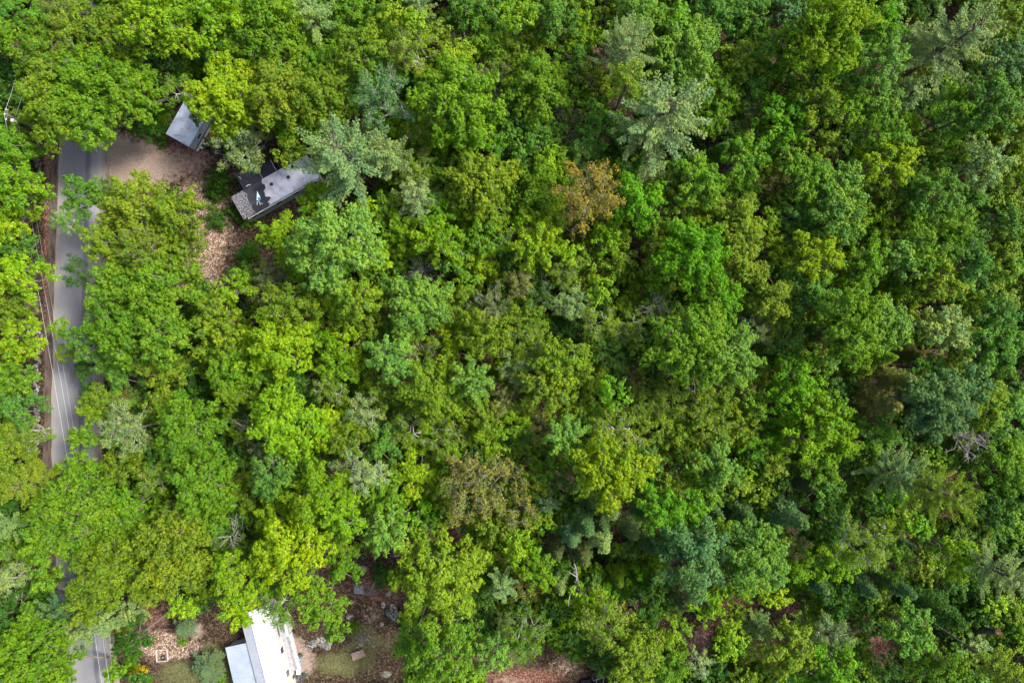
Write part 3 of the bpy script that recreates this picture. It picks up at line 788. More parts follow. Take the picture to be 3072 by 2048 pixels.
# ------------------------------------------------------------------ ground
BLOBS = [  # px, py, rx, ry, channel (0 dirt, 1 grass, 2 bright litter, 3 red-brown), strength
 (350, 500, 100, 80, 0, 1.25), (440, 490, 90, 60, 0, .5), (520, 510, 90, 55, 0, .28), (470, 400, 110, 70, 3, .5), (560, 450, 70, 90, 3, .5), (600, 480, 70, 50, 0, .3), (330, 440, 40, 40, 0, .5), (165, 480, 12, 70, 0, .5),
 (900, 1985, 48, 52, 0, .9), (860, 1930, 40, 30, 0, .8), (590, 1895, 24, 34, 0, .7), (90, 915, 48, 34, 0, .6), (75, 1700, 70, 45, 0, .35),
 (620, 700, 70, 120, 2, 1.0), (585, 590, 50, 60, 2, .9), (600, 830, 60, 40, 2, .6), (480, 1935, 60, 42, 2, 1.2), (560, 1945, 70, 26, 2, .8), (460, 1850, 50, 40, 3, .7),
 (1030, 1990, 85, 50, 1, .8), (1110, 1850, 34, 48, 0, .35), (1120, 1930, 60, 40, 1, .6), (1090, 1880, 40, 30, 1, .5), (580, 2020, 100, 38, 1, 1.1), (650, 1950, 46, 40, 1, .7), (700, 2040, 40, 30, 1, .5),
 (1560, 1960, 80, 50, 1, .7), (1580, 2030, 120, 26, 3, 1.2), (1520, 2040, 60, 18, 0, .5), (1690, 2000, 60, 30, 2, .5), (1340, 1590, 60, 50, 3, .9),
 (2110, 1930, 70, 70, 3, .9), (2230, 1810, 60, 40, 3, .8), (2110, 1930, 50, 60, 2, .6), (2380, 1825, 60, 30, 3, .9), (2640, 1920, 60, 60, 3, .5), (1140, 1760, 90, 60, 3, .6),
 (700, 850, 50, 60, 1, .5), (640, 560, 60, 60, 1, .4), (500, 400, 60, 50, 3, .5), (560, 480, 70, 40, 3, .6), (145, 700, 14, 700, 3, 1.1), (145, 480, 14, 120, 2, .5), (140, 1300, 14, 150, 2, .5),
]
def ground_sheet():
    a = np.arange(-78, 78.01, .55); b = np.arange(-54, 54.01, .55)
    xs = np.concatenate([[-3000, -900, -300, -140, -95], a, [95, 140, 300, 900, 3000]])
    ys = np.concatenate([[-3000, -900, -300, -140, -75], b, [75, 140, 300, 900, 3000]])
    X, Y = np.meshgrid(xs, ys)
    nx, ny = len(xs), len(ys)
    PX = X / S + 1536; PY = 1024 - Y / S
    ch = np.zeros((4,) + X.shape)
    for px, py, rx, ry, c, s in BLOBS:
        ch[c] += s * np.exp(-(((PX - px) / rx) ** 2 + ((PY - py) / ry) ** 2))
    co = np.stack([X, Y, np.zeros_like(X)], -1).reshape(-1, 3)
    i = np.arange(nx * ny).reshape(ny, nx)
    q = np.stack([i[:-1, :-1], i[:-1, 1:], i[1:, 1:], i[1:, :-1]], -1).reshape(-1)
    me = bpy.data.meshes.new("ground")
    me.vertices.add(nx * ny); me.vertices.foreach_set("co", co.reshape(-1).astype(np.float32))
    me.loops.add(len(q)); me.loops.foreach_set("vertex_index", q.astype(np.int32))
    me.polygons.add(len(q) // 4); me.polygons.foreach_set("loop_start", np.arange(0, len(q), 4, dtype=np.int32))
    at = me.attributes.new("soil", 'FLOAT_COLOR', 'POINT')
    at.data.foreach_set("color", np.clip(ch, 0, 1.5).transpose(1, 2, 0).reshape(-1).astype(np.float32))
    me.update(calc_edges=True)
    m, nt, p = newmat("forest_floor")
    at = N(nt, "ShaderNodeAttribute", attribute_name="soil")
    sep = N(nt, "ShaderNodeSeparateColor"); nt.links.new(at.outputs["Color"], sep.inputs[0])
    tc = N(nt, "ShaderNodeTexCoord")
    vo = N(nt, "ShaderNodeTexVoronoi"); vo.inputs["Scale"].default_value = 6.5; vo.inputs["Randomness"].default_value = 1
    nt.links.new(tc.outputs["Object"], vo.inputs["Vector"])
    sp = N(nt, "ShaderNodeSeparateColor"); nt.links.new(vo.outputs["Color"], sp.inputs[0])
    big = noise(nt, .35, 5, .7); mid = noise(nt, 1.6, 5, .7); fine = noise(nt, 9, 4, .7)
    litter = ramp(nt, sp.outputs[0], [(0, (.014, .011, .008)), (.45, (.040, .028, .020)), (.8, (.070, .050, .038)), (1, (.15, .11, .085))])
    dark = ramp(nt, mid, [(.3, (.55, .6, .5)), (.7, (1.2, 1.1, 1.0))])
    litter = mixc(nt, 1.0, litter, dark, 'MULTIPLY')
    bright = ramp(nt, sp.outputs[1], [(0, (.055, .038, .028)), (.4, (.15, .10, .072)), (.8, (.28, .20, .15)), (1, (.46, .36, .28))])
    red = ramp(nt, sp.outputs[2], [(0, (.055, .026, .020)), (.6, (.13, .062, .045)), (1, (.27, .15, .11))])
    dirt = ramp(nt, fine, [(.3, (.19, .145, .118)), (.7, (.33, .26, .215))])
    dirt = mixc(nt, .22, dirt, bright)
    grass = ramp(nt, fine, [(.3, (.028, .045, .010)), (.55, (.062, .082, .020)), (.75, (.13, .125, .045))])
    grass = mixc(nt, .22, grass, bright)
    def fac(src, n, amp=1.0):
        a_ = N(nt, "ShaderNodeMath", operation='MULTIPLY_ADD'); nt.links.new(n, a_.inputs[0]); a_.inputs[1].default_value = 1.6 * amp; a_.inputs[2].default_value = -.8 * amp
        b_ = N(nt, "ShaderNodeMath", operation='ADD'); nt.links.new(src, b_.inputs[0]); nt.links.new(a_.outputs[0], b_.inputs[1])
        r_ = N(nt, "ShaderNodeMapRange"); r_.inputs[1].default_value = .25; r_.inputs[2].default_value = .65
        nt.links.new(b_.outputs[0], r_.inputs[0])
        return r_.outputs[0]
    c = mixc(nt, fac(at.outputs["Alpha"], mid), litter, red)
    c = mixc(nt, fac(sep.outputs[2], mid), c, bright)
    c = mixc(nt, fac(sep.outputs[1], big), c, grass)
    c = mixc(nt, fac(sep.outputs[0], mid, .8), c, dirt)
    nt.links.new(c, p.inputs["Base Color"]); p.inputs["Roughness"].default_value = .95; p.inputs["Specular IOR Level"].default_value = .1
    bumpn(nt, p, sp.outputs[0], .5, .05)
    me.materials.append(m)
    return tag(link("ground", me), kind="structure")
ground_sheet()

# ------------------------------------------------------------------ road
ROADC = [(250, -420), (246, 0), (246, 300), (247, 440), (241, 700), (233, 900), (227, 1100), (223, 1300), (227, 1500), (239, 1700), (256, 1870), (276, 2048), (320, 2450)]
def road_x(py):
    for (x0, y0), (x1, y1) in zip(ROADC, ROADC[1:]):
        if y0 <= py <= y1: return x0 + (x1 - x0) * (py - y0) / (y1 - y0)
    return ROADC[-1][0]
def ribbon(name, off0, off1, z, mat, y0=-400, y1=2430, step=16, wob=0.0, nseg=8, seed=1):
    rng = random.Random(seed)
    vs, fs, us = [], [], []
    ys = list(range(y0, y1, step))
    w0 = w1 = 0
    for py in ys:
        w0 = w0 * .8 + rng.uniform(-wob, wob); w1 = w1 * .8 + rng.uniform(-wob, wob)
        sl = (road_x(py + 8) - road_x(py - 8)) / 16
        for k in range(nseg + 1):
            o = (off0 + w0) * (1 - k / nseg) + (off1 + w1) * k / nseg
            p = W(road_x(py) + o, py, 0)
            vs.append((p.x, p.y + sl * 0, z)); us.append(k / nseg)
    n = nseg + 1
    for i in range(len(ys) - 1):
        for k in range(nseg):
            fs.append((i * n + k, (i + 1) * n + k, (i + 1) * n + k + 1, i * n + k + 1))
    me = bpy.data.meshes.new(name); me.from_pydata(vs, [], fs)
    at = me.attributes.new("across", 'FLOAT', 'POINT'); at.data.foreach_set("value", us)
    me.materials.append(mat); me.update()
    return tag(link(name, me), kind="structure")

def asphalt():
    m, nt, p = newmat("asphalt")
    at = N(nt, "ShaderNodeAttribute", attribute_name="across")
    n1 = noise(nt, .5, 5, .65, stretch=(1, .25, 1)); n2 = noise(nt, 14, 4, .7)
    w = N(nt, "ShaderNodeMath", operation='MULTIPLY_ADD'); nt.links.new(n1, w.inputs[0]); w.inputs[1].default_value = .10
    nt.links.new(at.outputs["Fac"], w.inputs[2])
    prof = ramp(nt, w.outputs[0], [(0, (.26, .23, .20)), (.09, (.30, .28, .25)), (.15, (.26, .258, .262)), (.30, (.22, .224, .24)), (.46, (.18, .184, .20)), (.62, (.185, .188, .205)), (.66, (.11, .113, .125)),
                                   (.73, (.145, .148, .16)), (.76, (.235, .235, .245)), (.88, (.26, .26, .265)), (.95, (.30, .28, .26)), (1, (.26, .23, .20))])
    v = ramp(nt, n1, [(.3, (.72, .72, .75)), (.7, (.95, .94, .94))])
    c = mixc(nt, 1.0, prof, v, 'MULTIPLY')
    g = ramp(nt, n2, [(.35, (.85, .85, .85)), (.65, (1.12, 1.12, 1.12))])
    c = mixc(nt, 1.0, c, g, 'MULTIPLY')
    nt.links.new(c, p.inputs["Base Color"]); p.inputs["Roughness"].default_value = .8
    bumpn(nt, p, n2, .3, .01)
    return m
ribbon("road", -70, 70, .024, asphalt(), wob=1.2, nseg=12)
ribbon("road_shoulder", -96, -66, .008, surf("shoulder_soil", (.05, .035, .028), (.15, .115, .09), 1.2, .95, stretch=(2, .4, 1)), wob=3.0, seed=3)
ribbon("road_shoulder", 66, 84, .008, surf("shoulder_grit", (.13, .10, .08), (.30, .25, .20), 1.5, .95, stretch=(2, .4, 1)), wob=2.0, seed=5)
ribbon("kerb", 68, 72, .06, surf("kerb_stone", (.30, .27, .22), (.45, .42, .36), 2, .9), y0=1850, y1=2430, wob=.3, nseg=2, seed=9)

# ------------------------------------------------------------------ rocks, walls
def rock_mb(mb, c, sx, sy, sz, seed, sub=2, rz=0.0, rough=.22):
    import bmesh
    bm = bmesh.new(); bmesh.ops.create_icosphere(bm, subdivisions=sub, radius=1)
    rng = np.random.default_rng(seed); k = rng.normal(size=(6, 3)) * 1.6; ph = rng.uniform(0, 6.28, 6)
    vs = []
    cs, sn = math.cos(rz), math.sin(rz)
    for v in bm.verts:
        a = np.array(v.co); dsp = 1 + rough * sum(math.sin(float(k[i] @ a) + ph[i]) for i in range(6)) / 2.2
        a = a * dsp
        x, y, z = a[0] * sx, a[1] * sy, max(a[2], -.35) * sz
        vs.append((c[0] + x * cs - y * sn, c[1] + x * sn + y * cs, c[2] + z))
    mb.add(vs, [tuple(v.index for v in f.verts) for f in bm.faces]); bm.free()

M_rock = surf("granite", (.045, .04, .038), (.38, .36, .34), 3.5, .9, lo=.42, hi=.66, bump=1, dist=.12)
M_rock_dark = surf("granite_mossy", (.07, .065, .05), (.26, .25, .22), 2.6, .9, bump=.8, dist=.08)
def stone_wall(pts, seed, label):
    rng = random.Random(seed); mb = MB()
    for (x0, y0), (x1, y1) in zip(pts, pts[1:]):
        a, b = W(x0, y0), W(x1, y1); L = (b - a).length; n = int(L / .17)
        for i in range(n):
            p = a.lerp(b, (i + rng.random()) / n)
            s = rng.uniform(.13, .3)
            rock_mb(mb, (p.x + rng.uniform(-.32, .32), p.y, rng.choice((.08, .12, .32, .45))), s * rng.uniform(.9, 1.5), s * rng.uniform(.8, 1.3), s * .7, rng.randrange(9999), 1, rng.uniform(0, 3))
    o = mb.build("stone_wall", M_rock, None)
    return tag(o, label, "stone wall", "dry stone walls along the road")
stone_wall([(126, 396), (122, 440), (118, 480), (121, 530), (122, 590)], 1, "low dry stone wall on leaf litter below the utility pole, beside the road")
stone_wall([(96, 960), (108, 985), (122, 1010), (120, 1060), (113, 1110), (110, 1160), (112, 1220), (116, 1290), (108, 1360)], 2, "long rough stone wall beside the red-brown strip at the left edge")

def rock(px, py, wpx, hpx, z, seed, label, rz=0.0, sub=3, mat=None, name="boulder", group=None):
    mb = MB(); p = W(px, py, z * .5)
    rock_mb(mb, (p.x, p.y, 0), wpx * S / 2, hpx * S / 2, z, seed, sub, rz, .26)
    return tag(mb.build(name, mat or M_rock, None), label, "boulder" if name == "boulder" else "rock", group)
rock(1176, 1843, 56, 32, .95, 21, "big pointed grey boulder lying on the brown lawn", R_(-50), 4)
rock(1149, 1815, 14, 12, .35, 22, "small rock just above left of the big grey boulder")
rock(1146, 1872, 13, 18, .3, 23, "dark double-humped rock on the dry grass below the big boulder", R_(-60), mat=M_rock_dark)
rock(1163, 1783, 18, 20, .4, 24, "dark round rock under the edge of the yellow-olive tree", mat=M_rock_dark)
rock(978, 1937, 42, 24, .5, 25, "flat dark rock ledge at the right end of the pale outcrop", R_(-10), 4, M_rock_dark, "rock_ledge", "rock outcrop under the wide tree")
rock(943, 1928, 56, 28, .55, 26, "pale grey rock ledge half hidden under the wide tree", R_(12), 4, None, "rock_ledge", "rock outcrop under the wide tree")
rock(1024, 1915, 22, 20, .3, 27, "small grey rock at the crown edge between ledge and scrap pile")
rock(1053, 1806, 16, 12, .3, 28, "pale rock at the right edge of the wide tree", mat=M_rock)
rock(1047, 1850, 20, 12, .3, 29, "pale stone peeping from the wide tree beside the lawn", R_(30))
rock(1140, 1757, 10, 8, .2, 30, "small white stone right of the stick pile")
rock(1087, 1705, 26, 26, .5, 31, "dark rock at the top of the dark clearing", mat=M_rock_dark)
rock(1188, 1665, 20, 14, .35, 32, "grey rock under the pale green tree tip above the lawn")
rock(1158, 2023, 24, 20, .35, 33, "mossy grey rock at the bottom of the lawn", mat=M_rock_dark)
rock(1122, 1736, 12, 9, .25, 34, "small pale rock in the middle of the dark clearing")
rock(1347, 1578, 7, 5, .15, 35, "white stone in the dark gap under the rusty olive oak, left one")
rock(1357, 1570, 7, 5, .15, 36, "white stone in the dark gap under the rusty olive oak, right one")

# ------------------------------------------------------------------ buildings
def frame2(A, B):
    u = (B - A); u.z = 0; u.normalize()
    return u, Vector((-u.y, u.x, 0))
def quad_prism(pts, z0, z1):
    mb = MB(); mb.prism([(p.x, p.y) for p in pts], z0, z1); return mb
def part(mb, name, mat, par, label=None):
    o = link(name, mb.mesh(name, mat)); o.parent = par
    o.matrix_parent_inverse = Matrix.Translation(-par.location)
    if label: o["label"] = label
    return o
def subpart(mb, name, mat, par, root):
    o = link(name, mb.mesh(name, mat)); o.parent = par
    return o

M_glass = surf("dark_glass", (.015, .017, .02), (.03, .035, .04), 1, .15, spec=.6, bump=0)
M_white = surf("white_paint", (.60, .60, .58), (.78, .78, .76), 1.5, .6, bump=.05)
M_black = surf("black_plastic", (.012, .012, .014), (.035, .035, .04), 3, .5)

# -- camper trailer
def camper():
    z = 2.7
    A, B = W(497.5, 401.7, z), W(567, 441, z)
    u, v = frame2(A, B)
    if v.y < 0: v = -v
    wd = (B - A).length + .02; ln = 6.2
    M_cb = surf('camper_siding', (.42, .47, .53), (.56, .61, .67), 1.5, .5, bump=.05)
    A.z = B.z = 0
    root = empty("camper_trailer", A + u * wd / 2 + v * ln / 2)
    tag(root, "boxy white camper trailer with a stained pale metal roof on bare soil", "camper trailer")
    P = lambda a, b: A + u * a + v * b
    rf = surf("stained_metal_roof", (.52, .58, .72), (.66, .73, .88), .8, .4, metal=.15, bump=.05)
    nt = rf.node_tree; p = nt.nodes["Principled BSDF"]
    st = noise(nt, 1.3, 6, .7, stretch=(.5, 1.6, 1))
    old = p.inputs["Base Color"].links[0].from_socket
    nt.links.new(mixc(nt, ramp(nt, st, [(.50, (0, 0, 0)), (.70, (.75, .75, .75))]), old, (.20, .19, .26)), p.inputs["Base Color"])
    mb = quad_prism([P(.06, .06), P(wd - .06, .06), P(wd - .06, ln - .06), P(.06, ln - .06)], .55, 2.60)
    part(mb, "body", M_cb, root)
    mb = MB()
    mb.prism([P(0, 0).xy, P(wd, 0).xy, P(wd, ln).xy, P(0, ln).xy], 2.6, 2.7)
    for a0, a1 in ((0, .05), (wd - .05, wd)):
        mb.prism([P(a0, 0).xy, P(a1, 0).xy, P(a1, ln).xy, P(a0, ln).xy], 2.702, 2.735)
    mb.prism([P(.051, 0).xy, P(wd - .051, 0).xy, P(wd - .051, .05).xy, P(.051, .05).xy], 2.702, 2.73)
    mb.prism([P(wd * .42, .05).xy, P(wd * .42 + .05, .05).xy, P(wd * .42 + .05, ln).xy, P(wd * .42, ln).xy], 2.702, 2.72)
    part(mb, "roof", rf, root)
    wb = MB(); wb.prism([P(wd - .06, 1.6).xy, P(wd - .02, 1.6).xy, P(wd - .02, 2.35).xy, P(wd - .06, 2.35).xy], 1.55, 1.95)
    part(wb, "window", M_glass, root)
    tb = MB(); tb.prism([P(wd - .06, .06).xy, P(wd + .01, .06).xy, P(wd + .01, ln - .1).xy, P(wd - .06, ln - .1).xy], .85, .95)
    part(tb, "trim_rail", M_black, root)
    sk = MB(); sk.prism([P(.1, .1).xy, P(wd + .12, .1).xy, P(wd + .12, 2.0).xy, P(.1, 2.0).xy], .32, .54)
    sk.prism([P(.1, 2.3).xy, P(wd + .12, 2.3).xy, P(wd + .12, 4.2).xy, P(.1, 4.2).xy], .32, .54)
    part(sk, "chassis_step", surf("beige_metal", (.42, .42, .36), (.55, .55, .47), 2, .6), root)
    for a in (.25, wd - .35):
        for b in (2.0, 2.9):
            w = MB(); c = P(a, b)
            m_ = [(0.30 * math.cos(q * .3927), .30 * math.sin(q * .3927)) for q in range(16)]
            vs = [c + v * x + Vector((0, 0, .31 + y)) - u * .1 for x, y in m_] + [c + v * x + Vector((0, 0, .31 + y)) + u * .1 for x, y in m_]
            w.add(vs, [tuple(range(16)), tuple(range(31, 15, -1))] + [(i, 16 + i, 16 + (i + 1) % 16, (i + 1) % 16) for i in range(16)])
            part(w, "wheel", M_black, root)
camper()

# -- burnt mobile home
def mobile_home():
    z = 3.0
    B = W(730.9, 660, z); A = W(691.8, 590.7, z); E = W(938, 543.6, z)
    u, _ = frame2(B, E); v = (A - B); v.z = 0; v.normalize()
    wd = (A - B).length; B.z = 0; ln = 11.6
    P = lambda s, t: B + u * s + v * t
    root = empty("mobile_home", P(ln / 2, wd / 2))
    tag(root, "long burnt mobile home with a charred black and grey roof", "mobile home")
    M_teal = surf("teal_siding", (.24, .31, .30), (.36, .44, .42), 1.2, .6, stretch=(.3, .3, 3))
    M_char = surf("charred_felt", (.012, .013, .019), (.045, .046, .06), .9, .55, bump=.3)
    M_moss = surf("mossy_shingles", (.03, .03, .036), (.27, .26, .285), 5, .9, lo=.42, hi=.62, bump=.5)
    M_grey = surf("grey_membrane", (.24, .25, .31), (.52, .53, .63), .7, .55, lo=.3, hi=.62, bump=.15)
    part(quad_prism([P(.1, .1), P(ln - .1, .1), P(ln - .1, wd - .1), P(.1, wd - .1)], .3, 2.86), "wall", M_teal, root)
    part(quad_prism([P(0, 0), P(ln, 0), P(ln, wd), P(0, wd)], 2.86, 2.98), "roof_deck", M_char, root, "charred black roof deck")
    rng = random.Random(4)
    mb = MB()
    left = [(0.04, .03), (1.9, .03)] + [(1.9 + rng.uniform(-.15, .2), .03 + wd * .96 * i / 9) for i in range(1, 9)] + [(1.75, wd - .03), (.04, wd - .03)]
    mb.prism([P(a, b).xy for a, b in left], 2.984, 3.01)
    part(mb, "roof_shingles", M_moss, root, "mossy grey end of the roof")
    mb = MB()
    edge = [(3.95 + .85 * i / 14 + rng.uniform(-.26, .26) + (.5 if i in (3, 4) else 0) - (.45 if i in (8,) else 0), wd * i / 14) for i in range(1, 14)]
    pts = [(3.9, .02)] + [(ln - .02, .02), (ln - .02, wd - .02), (4.75, wd - .02)] + edge[::-1]
    mb.prism([P(a, b).xy for a, b in pts], 2.984, 3.03)
    gm = part(mb, "roof_membrane", M_grey, root, "torn grey roof membrane")
    for s, t in ((8.0, 2.0), (5.6, 2.3), (9.2, 2.9)):
        c = P(s, t); hb = MB(); hb.lathe((c.x, c.y, 3.034), [(.22, 0), (.24, .12), (.10, .15)], 10)
        part(hb, "vent", M_black, root)
    for s in (.9, 1.9, 4.6, 7.3, 10.0):
        w = MB(); w.prism([P(s, .06).xy, P(s + .75, .06).xy, P(s + .75, .1).xy, P(s, .1).xy], 1.6, 2.3); part(w, "window", M_glass, root)
    rl = MB(); rl.prism([P(.5, -.05).xy, P(ln - .3, -.05).xy, P(ln - .3, .09).xy, P(.5, .09).xy], 2.5, 2.58); part(rl, "gutter", M_white, root)
    # charred annex on the upper side
    part(quad_prism([P(1.9, wd + .03), P(4.7, wd + .03), P(4.7, wd + 2.5), P(1.9, wd + 2.5)], .2, 2.7), "annex", M_char, root, "charred black annex")
    an = MB(); an.prism([P(4.75, wd + .03).xy, P(7.0, wd + .03).xy, P(7.0, wd + 1.9).xy, P(4.75, wd + 1.9).xy], .2, 2.45)
    part(an, "annex", M_char, root, "smaller charred annex with pale edge strips")
    st = MB()
    for s in (4.78, 6.9): st.prism([P(s, wd + .05).xy, P(s + .07, wd + .05).xy, P(s + .07, wd + 1.9).xy, P(s, wd + 1.9).xy], 2.452, 2.50)
    part(st, "edge_strip", surf("pale_strip", (.40, .32, .33), (.55, .48, .48), 3, .7), root)
    # debris on the roof: things of their own
    c = lambda x, y: W(640 + x / 6.272, 440 + y / 6.272, 3.05)
    tp = MB(); tri = [c(825, 835), c(890, 960), c(870, 1000), c(815, 1010)]
    tp.prism([p.xy for p in tri], 3.05, 3.09)
    tag(tp.build("tarp", surf("pale_tarp", (.55, .70, .68), (.75, .85, .82), 4, .5), None), "pale green-white tarp wedge lying on the charred roof", "tarp")
    tp = MB(); tp.prism([p.xy for p in (c(835, 960), c(885, 950), c(900, 1000), c(850, 1010))], 3.095, 3.15)
    tag(tp.build("tarp", surf("blue_tarp", (.03, .22, .55), (.08, .40, .75), 4, .5), None), "bright blue tarp scrap on the pale tarp wedge", "tarp")
    for a, b, lab in (((822, 1030), (822, 1100), "short white board standing out at the left foot of the tarp"), ((845, 1010), (885, 1100), "longer white board below the blue tarp scrap"),
                      ((620, 745), (700, 712), "bent white strip on the middle of the charred roof"), ((475, 570), (520, 610), "small white scrap near the left edge of the charred annex"),
                      ((890, 1070), (925, 1082), "tiny white scrap right of the tarp boards")):
        s = MB(); p0, p1 = c(*a), c(*b); m_ = p0.lerp(p1, .45) + Vector((.04, .06, .01)); s.tube([p0, m_, p1], .045, 5)
        tag(s.build("board", M_white, None), lab, "board", "white scraps on the charred roof")
mobile_home()

# -- house with metal roofs
def sheet(mb, P00, P10, P11, P01, pitch=.25, h=.035, t=.04):
    """ribbed metal sheet: ribs run P00->P10, repeat towards P01"""
    L = (P01 - P00).length; n = int(L / pitch)
    nrmv = (P10 - P00).cross(P01 - P00).normalized()
    if nrmv.z < 0: nrmv = -nrmv
    top0, top1 = [], []
    for i in range(n + 1):
        f = i / n
        for df, hh in ((0, 0), (.10, h), (.22, h), (.32, 0)):
            g_ = min(1, f + df / n)
            if i == n and df > 0: continue
            top0.append(P00.lerp(P01, g_) + nrmv * hh); top1.append(P10.lerp(P11, g_) + nrmv * hh)
    m = len(top0)
    dn = nrmv * -t
    vs = top0 + top1 + [P00 + dn, P10 + dn, P11 + dn, P01 + dn]
    fs = [(i, i + 1, m + i + 1, m + i) for i in range(m - 1)]
    b = 2 * m
    fs += [(b, b + 3, b + 2, b + 1), (0, m, b + 1, b), (m - 1, b + 3, b + 2, 2 * m - 1)]
    fs += [tuple([b] + [b + 3] + list(range(m - 1, -1, -1))), tuple([b + 2, b + 1] + list(range(m, 2 * m)))]
    mb.add(vs, fs)

def house():
    zr, ze = 5.1, 3.6
    d_px = (799.8 - 757.6) / (2048 - 1881)
    R0 = W(757.6 - d_px * 46, 1835, zr); R1 = W(799.8 + d_px * 180, 2228, zr)
    ax = (R1 - R0); ax.z = 0; ln = ax.length; ax.normalize(); e = Vector((-ax.y, ax.x, 0))
    if e.x < 0: e = -e
    hw = 1.84
    P = lambda s, t, z: Vector((R0.x, R0.y, 0)) + ax * s + e * t + Vector((0, 0, z))
    ctr = P(ln / 2, 0, 0)
    root = empty("house", ctr)
    tag(root, "long narrow house with a white ribbed metal roof, lower left", "house")
    M_met = surf("white_metal_roof", (.62, .63, .66), (.72, .73, .75), .6, .35, bump=.03, spec=.5)
    M_met2 = surf("grey_metal_roof", (.30, .35, .44), (.38, .43, .52), .6, .35, bump=.03, spec=.5)
    M_sid = surf("grey_siding", (.38, .38, .37), (.50, .50, .48), 1, .7, stretch=(1, 1, 6))
    a = MB(); a.prism([P(.2, -hw + .2, 0).xy, P(.2, hw - .2, 0).xy, P(ln - .2, hw - .2, 0).xy, P(ln - .2, -hw + .2, 0).xy], .1, ze - .02)
    part(a, "wall", M_sid, root)
    a = MB(); sheet(a, P(0, 0.01, zr), P(0, hw + .12, ze), P(ln, hw + .12, ze), P(ln, .01, zr)); rf = part(a, "roof", M_met, root, "bright white roof slope")
    a = MB(); sheet(a, P(0, -.01, zr), P(0, -hw - .12, ze), P(ln, -hw - .12, ze), P(ln, -.01, zr)); part(a, "roof", M_met, root, "shaded left roof slope")
    a = MB(); a.tube([P(0, 0, zr + .02), P(ln, 0, zr + .02)], .07, 6); part(a, "ridge_cap", M_met, root)
    for s0 in (6.4, 9.6):
        w = MB(); w.prism([P(s0, hw - .21, 0).xy, P(s0 + 1.0, hw - .21, 0).xy, P(s0 + 1.0, hw - .13, 0).xy, P(s0, hw - .13, 0).xy], 1.5, 2.7); wo = part(w, "window", M_white, root)
        w = MB(); w.prism([P(s0 + .1, hw - .129, 0).xy, P(s0 + .9, hw - .129, 0).xy, P(s0 + .9, hw - .12, 0).xy, P(s0 + .1, hw - .12, 0).xy], 1.6, 2.6)
        g_ = link("pane", w.mesh("pane", M_glass)); g_.parent = wo
    # lean-to
    z0, z1 = 2.5, 3.25
    a = MB(); L0, L1, L2, L3 = W(675.8, 1941, z0), W(739.5, 1927, z1), W(739.5 + 51, 2130, z1), W(675.8 + 47, 2144, z0)
    sheet(a, L1, L0, L3, L2, .27); part(a, "lean_to_roof", M_met2, root, "pale blue-grey ribbed lean-to roof")
    a = MB(); q = [L0, L1, L2, L3]; cc_ = sum(q, Vector()) / 4
    a.prism([(p_ + (cc_ - p_) * .06).xy for p_ in q], .05, [z0 - .12, z1 - .12, z1 - .12, z0 - .12]); part(a, "lean_to_wall", M_sid, root)
    # porch bay and deck on the right side
    M_deck = surf("grey_deck", (.24, .24, .26), (.40, .39, .41), 1.5, .8, stretch=(1, 6, 1))
    a = MB()
    for i in range(24):
        s0 = 5.2 + i * .22
        a.prism([P(s0, hw - .15, 0).xy, P(s0 + .2, hw - .15, 0).xy, P(s0 + .2, hw + 1.25, 0).xy, P(s0, hw + 1.25, 0).xy], .75, .80)
    part(a, "deck", M_deck, root)
    a = MB(); a.prism([P(3.4, hw + .25, 0).xy, P(3.4, hw + 1.15, 0).xy, P(5.1, hw + 1.15, 0).xy, P(5.1, hw + .25, 0).xy], .1, 2.15); part(a, "porch_bay", M_sid, root)
    a = MB(); a.prism([P(3.3, hw + .15, 0).xy, P(3.3, hw + 1.25, 0).xy, P(5.2, hw + 1.25, 0).xy, P(5.2, hw + .15, 0).xy], 2.16, 2.24); part(a, "porch_roof", surf("dusty_grey_roof", (.22, .23, .25), (.34, .35, .37), 2, .7), root)
    a = MB(); a.prism([P(3.3, hw + 1.0, 0).xy, P(3.3, hw + 1.28, 0).xy, P(5.2, hw + 1.28, 0).xy, P(5.2, hw + 1.0, 0).xy], 2.25, 2.30); part(a, "porch_trim", M_white, root)
    a = MB()
    for s0 in (5.3, 6.5, 7.7, 8.9, 10.2): a.tube([P(s0, hw + 1.2, .8), P(s0, hw + 1.2, 1.7)], .05, 6)
    a.tube([P(5.3, hw + 1.2, 1.7), P(10.3, hw + 1.2, 1.7)], .055, 6); a.tube([P(5.3, hw + 1.2, 1.2), P(10.3, hw + 1.2, 1.2)], .03, 6)
    part(a, "railing", M_white, root)
    return P, hw
HP, HHW = house()

# -- small mossy shed in the upper left wood
def mossy_shed():
    z = 2.4
    q = [W(684, 128, z), W(727, 156, z), W(743, 181, z), W(735, 193, z), W(700, 187, z), W(672, 160, z)]
    c = sum(q, Vector()) / len(q); c.z = 0
    root = empty("shed", c); tag(root, "small shed with a mossy dark roof and pale metal corner, hidden under trees", "shed")
    a = MB(); a.prism([(p + (c - p) * .05).xy for p in (W(684, 128, z), W(726, 156, z), W(712, 190, z), W(670, 162, z))], .05, 2.3); part(a, "wall", M_black, root)
    a = MB(); a.prism([p.xy for p in (W(684, 128, z), W(726, 156, z), W(712, 190, z), W(670, 162, z))], 2.31, [2.55, 2.55, 2.4, 2.4]); part(a, "roof", surf("mossy_felt", (.045, .055, .04), (.13, .14, .12), 2, .9), root)
    a = MB(); a.prism([p.xy for p in (W(728, 166, z), W(743, 181, z), W(735, 192, z), W(714, 189, z))], 2.56, 2.60); part(a, "roof_panel", surf("pale_sheet", (.40, .42, .50), (.62, .64, .70), 4, .5), root)
mossy_shed()

